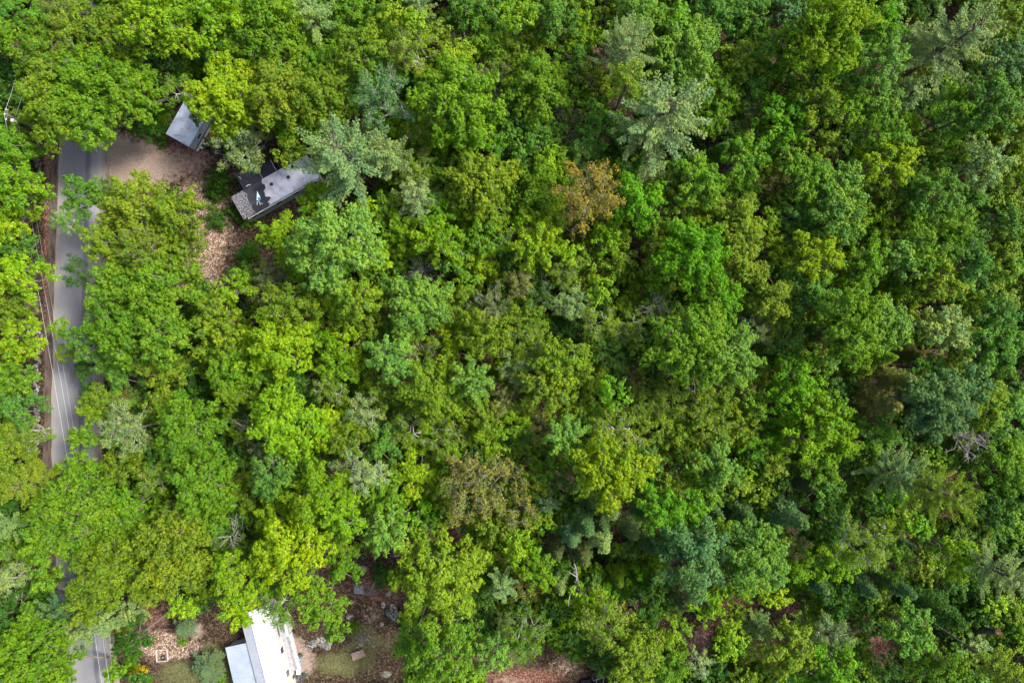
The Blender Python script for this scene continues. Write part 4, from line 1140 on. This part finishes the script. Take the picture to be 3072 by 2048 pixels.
# ------------------------------------------------------------------ utility pole and wires
ZP = 8.3
def pole():
    top = W(15, 342, ZP); x, y = top.x, top.y
    root = empty("utility_pole", (x, y, 0)); tag(root, "wooden utility pole with a pale transformer left of the road", "utility pole")
    a = MB(); a.tube([(x, y, -.2), (x, y, 4), (x, y, ZP)], [.16, .14, .11], 10); part(a, "pole", surf("weathered_pole", (.17, .14, .115), (.34, .30, .26), 3, .9, stretch=(2, 2, .3)), root)
    a = MB(); a.box((x, y, ZP - .35), (.10, 1.5, .12), R_(-8)); part(a, "crossarm", M_bark, root)
    a = MB(); a.lathe((x + .05, y - .42, ZP - 1.9), [(.20, 0), (.24, .05), (.24, .75), (.20, .82), (.06, .84)], 16); part(a, "transformer", surf("pale_steel", (.50, .52, .55), (.66, .68, .70), 2, .4), root)
    for dy in (-.6, .0, .6):
        a = MB(); a.lathe((x, y + dy, ZP - .29 if dy else ZP), [(.04, 0), (.07, .05), (.04, .1), (.06, .14), (.02, .18)], 8); part(a, "insulator", M_white, root)
    return top
PT = pole()
M_wire = surf("wire_alloy", (.30, .32, .35), (.45, .47, .50), 1, .4, bump=0)
def wire(a, b, sag, r, label):
    r *= .8
    pts = []
    for i in range(41):
        t = i / 40
        p = a.lerp(b, t); p.z -= sag * 4 * t * (1 - t); pts.append(p)
    m = MB(); m.tube(pts, r, 5)
    tag(m.build("power_line", M_wire, None), label, "power line", "overhead wires along the road")
wire(PT + Vector((0, 0, .16)), W(322, 2170, 8.2), .9, .022, "upper bright wire running down from the top of the utility pole over the road")
wire(PT + Vector((.02, -.5, -1.2)), W(346, 2170, 7.2), .8, .018, "middle wire running down from the transformer, right of the upper wire")
wire(PT + Vector((.02, -.3, -2.2)), W(362, 2170, 6.1), .7, .013, "thin lowest wire running down right of the other two")
wire(PT + Vector((0, 0, .16)), W(92, 20, 8.3), .5, .022, "bright wire running up from the top of the utility pole")
wire(PT + Vector((.4, .0, -1.2)), W(126, 20, 7.2), .5, .016, "lower wire running up from the transformer side of the pole")

# ------------------------------------------------------------------ yard things
def yard():
    c3 = lambda x, y, z=0: W(640 + x / 5.444, 1760 + y / 5.444, z)
    # round patio table
    c = c3(1205, 985, .72); r = empty("patio_table", (c.x, c.y, 0)); tag(r, "round white patio table beside the porch of the house", "table")
    a = MB(); a.lathe((c.x, c.y, .70), [(.50, 0), (.52, .015), (.52, .03), (.50, .04)], 28); part(a, "tabletop", M_white, r)
    for k in range(4):
        a = MB(); q = k * 1.571 + .4; a.tube([(c.x + .3 * math.cos(q), c.y + .3 * math.sin(q), .70), (c.x + .4 * math.cos(q), c.y + .4 * math.sin(q), 0)], .025, 6); part(a, "leg", M_white, r)
    # bench-like white freezer chest
    c = c3(1382, 1368, .45); r = empty("chest", (c.x, c.y, 0)); tag(r, "long white storage chest standing on the soil beside the house", "chest")
    a = MB(); a.box((c.x, c.y, .2), (.46, 1.0, .40), R_(6), bev=.03); part(a, "body", M_white, r)
    a = MB(); a.box((c.x, c.y, .435), (.50, 1.04, .06), R_(6), bev=.02); part(a, "lid", M_white, r)
    # chairs
    def chair(x, y, rz, mat, lab, grp="garden chairs beside the house"):
        c = c3(x, y, .4); r = empty("garden_chair", (c.x, c.y, 0)); r["label"] = lab; r["category"] = "chair"; r["group"] = grp
        M_ = Matrix.Translation((c.x, c.y, 0)) @ Matrix.Rotation(rz, 4, 'Z')
        def bx(cc, s, rx=0):
            m = MB(); m.box((0, 0, 0), s, rx=rx); m.v = [tuple(M_ @ (Vector(v_) + Vector(cc))) for v_ in m.v]; return m
        part(bx((0, 0, .42), (.46, .44, .04)), "seat", mat, r)
        part(bx((0, .24, .68), (.44, .04, .50), R_(-12)), "backrest", mat, r)
        for sx in (-.2, .2):
            part(bx((sx, 0, .62), (.05, .42, .04)), "armrest", mat, r)
            for sy in (-.19, .19): part(bx((sx, sy, .21), (.035, .035, .40)), "leg", mat, r)
    Mg = surf("dark_green_plastic", (.03, .05, .04), (.07, .10, .08), 3, .5)
    Mb = surf("blue_cloth", (.22, .42, .62), (.36, .58, .76), 3, .7)
    Mgr = surf("dark_blue_cloth", (.05, .07, .12), (.12, .15, .24), 3, .7)
    chair(1410, 1205, R_(-100), Mb, "light blue garden chair in the group beside the ladder")
    chair(1422, 1455, R_(200), Mgr, "dark blue garden chair just below the white chest")
    chair(1502, 1430, R_(150), Mg, "dark green garden chair right of the white chest")
    chair(1432, 1112, R_(20), Mg, "mossy green garden chair above the blue one")
    chair(1285, 1215, R_(-30), M_white, "white garden chair at the top of the wooden ladder")
    # bucket, barbecue
    c = c3(1357, 1212, .3); a = MB(); a.lathe((c.x, c.y, 0), [(.14, 0), (.17, .32), (.19, .33), (.15, .33), (.13, .06)], 16)
    tag(a.build("bucket", M_white, None), "white bucket between the white and the light blue garden chairs", "bucket")
    c = c3(1270, 1520, .8); r = empty("barbecue", (c.x, c.y, 0)); tag(r, "barbecue with a pale blue lid beside the deck at the photo's bottom", "barbecue")
    a = MB(); a.box((c.x, c.y + .25, .45), (.55, .5, .8), R_(20), bev=.04); part(a, "cart", Mg, r)
    a = MB(); a.box((c.x, c.y - .22, .84), (.56, .36, .16), R_(20), bev=.06); part(a, "lid", surf("pale_blue_enamel", (.50, .60, .80), (.62, .70, .85), 2, .3), r)
    # ladder
    p0, p1 = c3(1215, 1372, .35), c3(1345, 1262, .08); dv = (p1 - p0); sd = Vector((-dv.y, dv.x, 0)).normalized() * .19
    r = empty("ladder", p0.lerp(p1, .5)); tag(r, "short wooden ladder lying from the deck towards the chairs", "ladder")
    Mw = surf("pine_wood", (.38, .30, .21), (.58, .48, .36), 4, .8)
    for s_ in (-1, 1):
        a = MB(); a.tube([p0 + sd * s_, p1 + sd * s_], .035, 6); part(a, "rail", Mw, r)
    for k in range(6):
        a = MB(); q = p0.lerp(p1, (k + .5) / 6); a.tube([q - sd, q + sd], .028, 5); part(a, "rung", Mw, r)
    # sandbox with tyre
    f = [W(467, 1949, .2), W(500, 1948, .2), W(503, 1981, .2), W(470, 1984, .2)]
    c = sum(f, Vector()) / 4; r = empty("sandbox", (c.x, c.y, 0)); tag(r, "square sandbox frame of pale boards on leaf litter", "sandbox")
    Mp = surf("weathered_board", (.34, .29, .28), (.55, .50, .48), 4, .85)
    for i in range(4):
        p, q = f[i], f[(i + 1) % 4]; dv = (q - p); L = dv.length; a = MB()
        a.box(((p.x + q.x) / 2, (p.y + q.y) / 2, .13), (L - (.10 if i % 2 else -.02), .09, .24 + .02 * (i % 2)), math.atan2(dv.y, dv.x), bev=.01); part(a, "board", Mp, r)
    c = W(489, 1972.7, .15); prof = []
    a = MB(); n, mq = 24, 10; vs = []
    for i in range(n):
        for k in range(mq):
            q, w_ = 6.2832 * i / n, 6.2832 * k / mq; rr = .26 + .09 * math.cos(w_); vs.append((c.x + rr * math.cos(q), c.y + rr * math.sin(q), .11 + .10 * math.sin(w_)))
    a.add(vs, [(i * mq + k, ((i + 1) % n) * mq + k, ((i + 1) % n) * mq + (k + 1) % mq, i * mq + (k + 1) % mq) for i in range(n) for k in range(mq)])
    tag(a.build("tyre", surf("rubber", (.012, .012, .012), (.04, .04, .045), 5, .8), None), "black tyre lying inside the sandbox frame", "tyre")
    # pallet platform
    c = W(1074, 1964, .5); r = empty("pallet", (c.x, c.y, 0)); tag(r, "wooden pallet on blocks casting a shadow on the green lawn", "pallet")
    rz = R_(20); Mw2 = surf("old_pallet_wood", (.16, .115, .085), (.38, .30, .24), 5, .9)
    cs, sn = math.cos(rz), math.sin(rz); T_ = lambda x, y, z: (c.x + x * cs - y * sn, c.y + x * sn + y * cs, z)
    a = MB()
    for i in range(11): a.box(T_(-.83 + i * .166, 0, .47), (.14, 1.02, .03), rz)
    part(a, "deck", Mw2, r)
    for yy in (-.45, 0, .45):
        a = MB(); a.box(T_(0, yy, .40), (1.8, .09, .09), rz); part(a, "bearer", Mw2, r)
    for xx in (-.75, .75):
        for yy in (-.4, .4):
            a = MB(); a.box(T_(xx, yy, .177), (.25, .2, .35), rz); part(a, "block", M_rock_dark, r)
    # stick pile / scrap pile
    rng = random.Random(8)
    a = MB(); c = W(1108, 1773, 0)
    for i in range(70):
        q = rng.gauss(.5, .5); L = rng.uniform(.4, 1.1); x, y, z = c.x + rng.gauss(0, .5), c.y + rng.gauss(0, .28), rng.uniform(.03, .3)
        a.tube([(x, y, z), (x + L * math.cos(q), y + L * math.sin(q), z + rng.uniform(-.02, .1))], rng.uniform(.015, .04), 4)
    tag(a.build("brush_pile", M_bark, None), "pile of red-brown sticks in the dark clearing", "brush pile")
    a = MB(); a.tube([W(1113, 1766, .3), W(1120, 1754, .25), W(1127, 1741, .2)], [.05, .04, .03], 6)
    tag(a.build("pole", M_dead, None), "pale grey stick leaning out of the brush pile", "stick")
    a = MB(); c = W(1092, 1918, 0)
    for i in range(90):
        x, y = c.x + rng.gauss(0, .62), c.y + rng.gauss(0, .5)
        if rng.random() < .5: q = rng.uniform(0, 3.1); L = rng.uniform(.2, .6); a.tube([(x, y, .1), (x + L * math.cos(q), y + L * math.sin(q), .15 + rng.random() * .2)], .02, 4)
        else: rock_mb(a, (x, y, .05), .12, .1, .1, rng.randrange(999), 1)
    tag(a.build("scrap_pile", surf("scrap", (.05, .04, .035), (.42, .37, .33), 4, .85), None), "scrap pile of stones and wood above the pallet", "scrap pile")
    # dark tarpaulin heap with folds
    import bmesh
    q = [W(1058, 1752, .4), W(1088, 1757, .4), W(1092, 1785, .4), W(1060, 1782, .4)]; n = 14; vs = []
    for i in range(n + 1):
        for j in range(n + 1):
            p = q[0].lerp(q[1], i / n).lerp(q[3].lerp(q[2], i / n), j / n); e_ = min(i, j, n - i, n - j) / (n / 2)
            vs.append((p.x + .05 * math.sin(j * 1.7), p.y, .02 + .55 * min(1, e_ * 1.5) ** .6 + .05 * math.sin(i * 1.9 + j * .6)))
    a = MB(); a.add(vs, [(i * (n + 1) + j, i * (n + 1) + j + 1, (i + 1) * (n + 1) + j + 1, (i + 1) * (n + 1) + j) for i in range(n) for j in range(n)])
    tag(a.build("tarpaulin", surf("grey_tarpaulin", (.10, .10, .12), (.26, .26, .30), 2, .6), None), "dark grey tarpaulin heap left of the stick pile", "tarpaulin")
    # by the camper: bucket, barrels, jug, white frame
    def can(px, py, rr, h, mat, lab, nm, cat):
        c = W(px, py, h); a = MB(); a.lathe((c.x, c.y, 0), [(rr * .9, 0), (rr, .04), (rr, h - .04), (rr * .85, h), (rr * .3, h + .03)], 16); tag(a.build(nm, mat, None), lab, cat)
    can(627, 399, .22, .5, surf("red_plastic", (.35, .02, .03), (.5, .05, .05), 3, .5), "red bucket beside the right wall of the camper trailer", "bucket", "bucket")
    can(614, 440, .26, .8, M_black, "black barrel at the lower right corner of the camper trailer", "barrel", "barrel")
    can(636, 421, .22, .6, M_black, "dark barrel on soil right of the camper trailer", "barrel", "barrel")
    can(603.5, 442.5, .16, .4, M_white, "white jug between the camper trailer and the black barrel", "jug", "jug")
    can(611.5, 431, .13, .4, M_white, "small white jug above the black barrel", "jug", "jug")
    a = MB(); z = .45; pts = [W(657, 452, z), W(646, 453, z), W(645, 459, z), W(656, 460, z)]
    a.tube(pts, .035, 6)
    for p in pts: a.tube([p, Vector((p.x, p.y, 0))], .03, 6)
    tag(a.build("chair_frame", M_white, None), "small white metal frame standing on leaf litter below the camper trailer", "frame")
    # wreck at the bottom edge
    a = MB(); q = [W(1744, 2040, .6), W(1772, 2036, .6), W(1778, 2072, .6), W(1748, 2075, .6)]; a.prism([p.xy for p in q], .02, [.6, .7, .5, .5])
    tag(a.build("tarpaulin", M_black, None), "black tarpaulin heap at the bottom edge beside a wooden frame", "tarpaulin")
    r = empty("wooden_frame", W(1802, 2050)); tag(r, "grey wooden frame at the bottom edge in the lower middle", "frame")
    for p, q in (((1780, 2040), (1813, 2030)), ((1813, 2030), (1806, 2062)), ((1790, 2036), (1788, 2064))):
        a = MB(); a.tube([W(*p, .9), W(*q, .9)], .07, 5); part(a, "beam", Mp, r)
        a = MB(); pp = W(*p, .9); a.tube([pp, Vector((pp.x, pp.y, 0))], .05, 5); part(a, "post", Mp, r)
    # broken stump in the lower right
    a = MB(); t_ = W(2996, 1897, 9.5); b_ = W(2978, 1946, 7.0); b_.z = 0
    pts = [b_.lerp(t_, k / 5) + Vector((.1 * math.sin(k), .1 * math.cos(k * 1.3), 0)) for k in range(6)]
    r = empty("snag", (b_.x, b_.y, 0)); tag(r, "broken brown snag with an orange splintered top, bottom right corner", "snag")
    a.tube(pts, [.5, .45, .42, .42, .40, .36], 12); part(a, "trunk", M_bark_dark, r)
    a = MB()
    for k in range(12):
        q = k * .52; p = pts[-1] + Vector((.27 * math.cos(q), .27 * math.sin(q), -.1)); a.tube([p, p + Vector((.05, -.04, rng.uniform(.2, .7)))], [.09, .01], 4)
    part(a, "splinters", surf("fresh_split_wood", (.30, .13, .04), (.55, .30, .13), 6, .8), r)
yard()

def bent_snag():
    c = lambda x, y, z: W(1660 + x / 7.13, 1640 + y / 7.13, z)
    pts = [c(320, 1270, 10.6), c(330, 1150, 10.5), c(355, 1030, 10.3), (c(410, 930, 10.0)), c(470, 870, 9.8), c(500, 800, 9.6), c(490, 720, 9.3), c(505, 640, 9.0), c(490, 480, 8.4), c(450, 370, 8.0)]
    b = c(450, 370, 8.0); root = empty("dead_tree", (b.x - .3, b.y + .6, 0)); tag(root, TREE_LABELS['bentsnag'], "dead tree", "dead trees in the wood")
    a = MB(); a.tube([(b.x - .3, b.y + .6, -.1), (b.x - .2, b.y + .4, 4.5), b] , [.17, .14, .10], 7); part(a, "trunk", M_dead, root)
    a = MB(); a.tube(pts, [.035, .045, .055, .06, .07, .08, .085, .09, .09, .10], 6)
    a.tube([c(505, 640, 9.0), c(440, 600, 9.4), c(370, 560, 9.7), c(345, 525, 9.8)], [.06, .05, .035, .02], 5)
    a.tube([c(500, 650, 9.0), c(540, 700, 9.3), c(545, 800, 9.6), c(550, 870, 9.8), c(530, 930, 9.9)], [.06, .05, .04, .03, .015], 5)
    rng = random.Random(3)
    for _ in range(46):
        x, y = rng.choice(((500, 800), (480, 860), (545, 860), (490, 740), (520, 680), (500, 560), (495, 500), (540, 780)))
        q = rng.uniform(0, 6.28) if y < 600 else rng.uniform(.2, 2.9); L = rng.uniform(30, 110)
        m_ = c(x + L * .5 * math.cos(q) + rng.uniform(-12, 12), y + L * .5 * math.sin(q), 9.7); a.tube([c(x, y, 9.5), m_, c(x + L * math.cos(q), y + L * math.sin(q), 9.8)], [.022, .015, .007], 4)
    part(a, "branches", M_dead, root)
bent_snag()
# ------------------------------------------------------------------ undergrowth: everything lower and smaller than the trees above
M_thicket, nt_, p_ = newmat("thicket_leaves")
def thicket_mat():
    nt, p = nt_, p_
    a0 = N(nt, "ShaderNodeAttribute", attribute_name="tone"); a1 = N(nt, "ShaderNodeAttribute", attribute_name="leaf"); a2 = N(nt, "ShaderNodeAttribute", attribute_name="clump")
    young = mixc(nt, 1.0, a0.outputs["Color"], (1.34, 1.14, .60), 'MULTIPLY'); old = mixc(nt, 1.0, a0.outputs["Color"], (.66, .82, .95), 'MULTIPLY')
    c = mixc(nt, a2.outputs["Fac"], old, young)
    v = N(nt, "ShaderNodeMath", operation='MULTIPLY_ADD'); nt.links.new(a1.outputs["Fac"], v.inputs[0]); v.inputs[1].default_value = .45; v.inputs[2].default_value = .78
    vm = N(nt, "ShaderNodeVectorMath", operation='SCALE'); nt.links.new(c, vm.inputs[0]); nt.links.new(v.outputs[0], vm.inputs["Scale"])
    nt.links.new(vm.outputs[0], p.inputs["Base Color"]); p.inputs["Roughness"].default_value = .55; p.inputs["Specular IOR Level"].default_value = .25
    tr = N(nt, "ShaderNodeBsdfTranslucent"); nt.links.new(vm.outputs[0], tr.inputs["Color"])
    mx = N(nt, "ShaderNodeMixShader"); mx.inputs[0].default_value = .32
    nt.links.new(p.outputs[0], mx.inputs[1]); nt.links.new(tr.outputs[0], mx.inputs[2]); nt.links.new(mx.outputs[0], nt.nodes["Material Output"].inputs[0])
thicket_mat()

def thicket(rest, name, label):
    """one mass: the smaller, lower crowns (rest) as merged leaf clusters"""
    rng = np.random.default_rng(5)
    V, LF, CL, TN = [], [], [], []
    src = []
    for v in range(6):
        me = broad_crown(900 + v, 2.0, 'maple' if v < 4 else 'fine')[0]
        co = np.empty(len(me.vertices) * 3, np.float32); me.vertices.foreach_get("co", co)
        lf = np.empty(len(me.polygons), np.float32); me.attributes["leaf"].data.foreach_get("value", lf)
        cl = np.empty(len(me.polygons), np.float32); me.attributes["clump"].data.foreach_get("value", cl)
        src.append((co.reshape(-1, 4, 3), lf, cl)); bpy.data.meshes.remove(me)
    for (x, y, top, R, col, dens) in rest:
        co, lf, cl = src[rng.integers(0, 6)]
        keep = rng.random(len(co)) < dens
        q = co[keep].copy(); a = rng.uniform(0, 6.283); s = R / 2.0
        ctr = q.mean(1, keepdims=True); grow = 1 / math.sqrt(dens)
        lin = (q - ctr) * min(grow, 1.5) + ctr * s
        r_ = lin.copy(); r_[..., 0] = lin[..., 0] * math.cos(a) - lin[..., 1] * math.sin(a); r_[..., 1] = lin[..., 0] * math.sin(a) + lin[..., 1] * math.cos(a)
        r_ += np.array([x, y, top - 2.0 * s])
        r_[..., 2] = np.maximum(r_[..., 2], .05)
        V.append(r_.astype(np.float32)); LF.append(lf[keep]); CL.append(cl[keep]); TN.append(np.tile(np.array([*col, 1], np.float32), (int(keep.sum()), 1)))
    v = np.concatenate(V); n = len(v)
    me = bpy.data.meshes.new(name)
    me.vertices.add(n * 4); me.vertices.foreach_set("co", v.reshape(-1)); me.loops.add(n * 4); me.loops.foreach_set("vertex_index", np.arange(n * 4, dtype=np.int32))
    me.polygons.add(n); me.polygons.foreach_set("loop_start", np.arange(0, n * 4, 4, dtype=np.int32))
    me.attributes.new("leaf", 'FLOAT', 'FACE').data.foreach_set("value", np.concatenate(LF))
    me.attributes.new("clump", 'FLOAT', 'FACE').data.foreach_set("value", np.concatenate(CL))
    me.attributes.new("tone", 'FLOAT_COLOR', 'FACE').data.foreach_set("color", np.concatenate(TN).reshape(-1))
    me.materials.append(M_thicket); me.update(calc_edges=True)
    print("THICKET quads", n)
    return tag(link(name, me), label, "undergrowth", kind="stuff")

def fill_gaps():
    """coverage of the picture by the crowns; saplings where the wood would otherwise be open"""
    rng = random.Random(21)
    st = 12; gw, gh = 3072 // st + 32, 2048 // st + 32
    cov = np.zeros((gh, gw))
    gy, gx = np.mgrid[0:gh, 0:gw]; PX = (gx - 16) * st + st / 2; PY = (gy - 16) * st + st / 2
    for t in TREE_RECS:
        k = {'d': 0, 'f': .8, 'o': .75}.get(t['st'], .95)
        if k: cov = np.maximum(cov, ((PX - t['px']) ** 2 + (PY - t['py']) ** 2 < (t['r'] / 2.2956 * k * CROWN) ** 2) * 1.0)
    out = []
    greens = [COLOURS[k][1] for k in "GEDGOEL"]
    for j in range(gh):
        for i in range(gw):
            px, py = PX[j, i], PY[j, i]
            if cov[j, i] or clear(px, py): continue
            if rng.random() > (.42 if px < 2150 else .36): continue
            top = rng.uniform(4.5, 9.0); R = rng.uniform(1.0, 2.1)
            p = W(px + rng.uniform(-8, 8), py + rng.uniform(-8, 8), top * .8)
            gpx, gpy = p.x / S + 1536, 1024 - p.y / S
            if clear(gpx, gpy): continue
            c = rng.choice(greens); f = rng.uniform(.8, 1.1)
            out.append((p.x, p.y, top, R, [c[0] * f, c[1] * f, c[2] * f], .42))
            rr = R * 15
            cov[((PX - px) ** 2 + (PY - py) ** 2) < rr * rr] = 1
    # low layer of seedlings under the whole wood
    for _ in range(1500):
        px, py = rng.uniform(-80, 3150), rng.uniform(-80, 2130)
        if clear(px, py): continue
        p = W(px, py, 0); c = rng.choice(greens); f = rng.uniform(.7, 1.0)
        out.append((p.x, p.y, rng.uniform(1.0, 3.2), rng.uniform(.9, 2.0), [c[0] * f, c[1] * f, c[2] * f], .15))
    return out
thicket([(r['x'], r['y'], r['top'], r['R'], r['col'], .85) for r in REST] + fill_gaps(), "undergrowth", "mass of small broadleaf saplings and low crowns filling the gaps between the taller trees")

def shrub(px, py, r, col, seed, lab, top=1.6):
    me, mb, Hc, dep = broad_crown(700 + seed, 1.2, 'maple' if seed % 2 else 'fine')
    s = r / 2.2956 * S / 1.2; p = W(px, py, top * .6)
    root = empty("shrub", (p.x, p.y, 0)); tag(root, lab, "shrub", "shrubs in the clearings")
    c = link("foliage", me, root); c.scale = (s * 1.2, s * 1.2, top / Hc * .9); c.color = (*col, 1); c.location = (0, 0, .1)
    a = MB()
    for k in range(5): a.tube([(0, 0, -.05), (.2 * s * math.cos(k * 1.25), .2 * s * math.sin(k * 1.25), top * .5)], .02, 4)
    link("stem", a.mesh("stem", M_bark), root)
D_, G_ = COLOURS['D'][1], COLOURS['G'][1]
for i, (x, y, r, c, lab, tp) in enumerate((
    (660, 545, 75, D_, "largest dark shrub on the litter left of the charred annex", 1.8), (642, 580, 45, D_, "dark shrub just below the largest one left of the charred annex", 1.2),
    (639, 662, 60, D_, "round dark green shrub alone on bright leaf litter below the camper yard", 1.2), (708, 640, 50, D_, "dark shrub touching the left corner of the burnt mobile home", 1.2),
    (636, 622, 22, G_, "tiny green shrub between two dark shrubs on the litter", .7), (745, 660, 40, G_, "bright green shrub at the lowest corner of the burnt mobile home", 1.0),
    (740, 765, 60, D_, "wide dark shrub on litter below the burnt mobile home", 1.2), (755, 742, 30, D_, "small dark shrub just above the wide one below the mobile home", .8),
    (600, 862, 45, D_, "dark shrub at the bottom tip of the leaf-litter clearing", 1.5), (470, 385, 80, D_, "dark low shrub left of the camper trailer", 1.2),
    (480, 345, 60, G_, "sprawling green shrub above left of the camper trailer", 1.0), (1150, 1725, 60, D_, "dark shrub on the right side of the dark clearing", 1.0),
    (1060, 1880, 30, G_, "green tuft shrub at the wide tree's lower right edge", .7), (660, 2030, 30, G_, "bright green shrub beside the round grey-green spruce", .6),
    (545, 1925, 24, G_, "tiny green shrub on litter right of the tyre sandbox", .4), (397, 1992, 34, COLOURS['L'][1], "lime green shrub beside the yellow shrub near the road", 1.0),
)): shrub(x, y, r, c, i, lab, tp)
shrub(405, 2012, 42, COLOURS['A'][1], 31, "bright yellow shrub between road and sandbox at the photo's bottom", 1.2)
shrub(365, 1888, 34, COLOURS['A'][1], 33, "yellow-tipped shrub beside the road under the pale pine", 2.2)
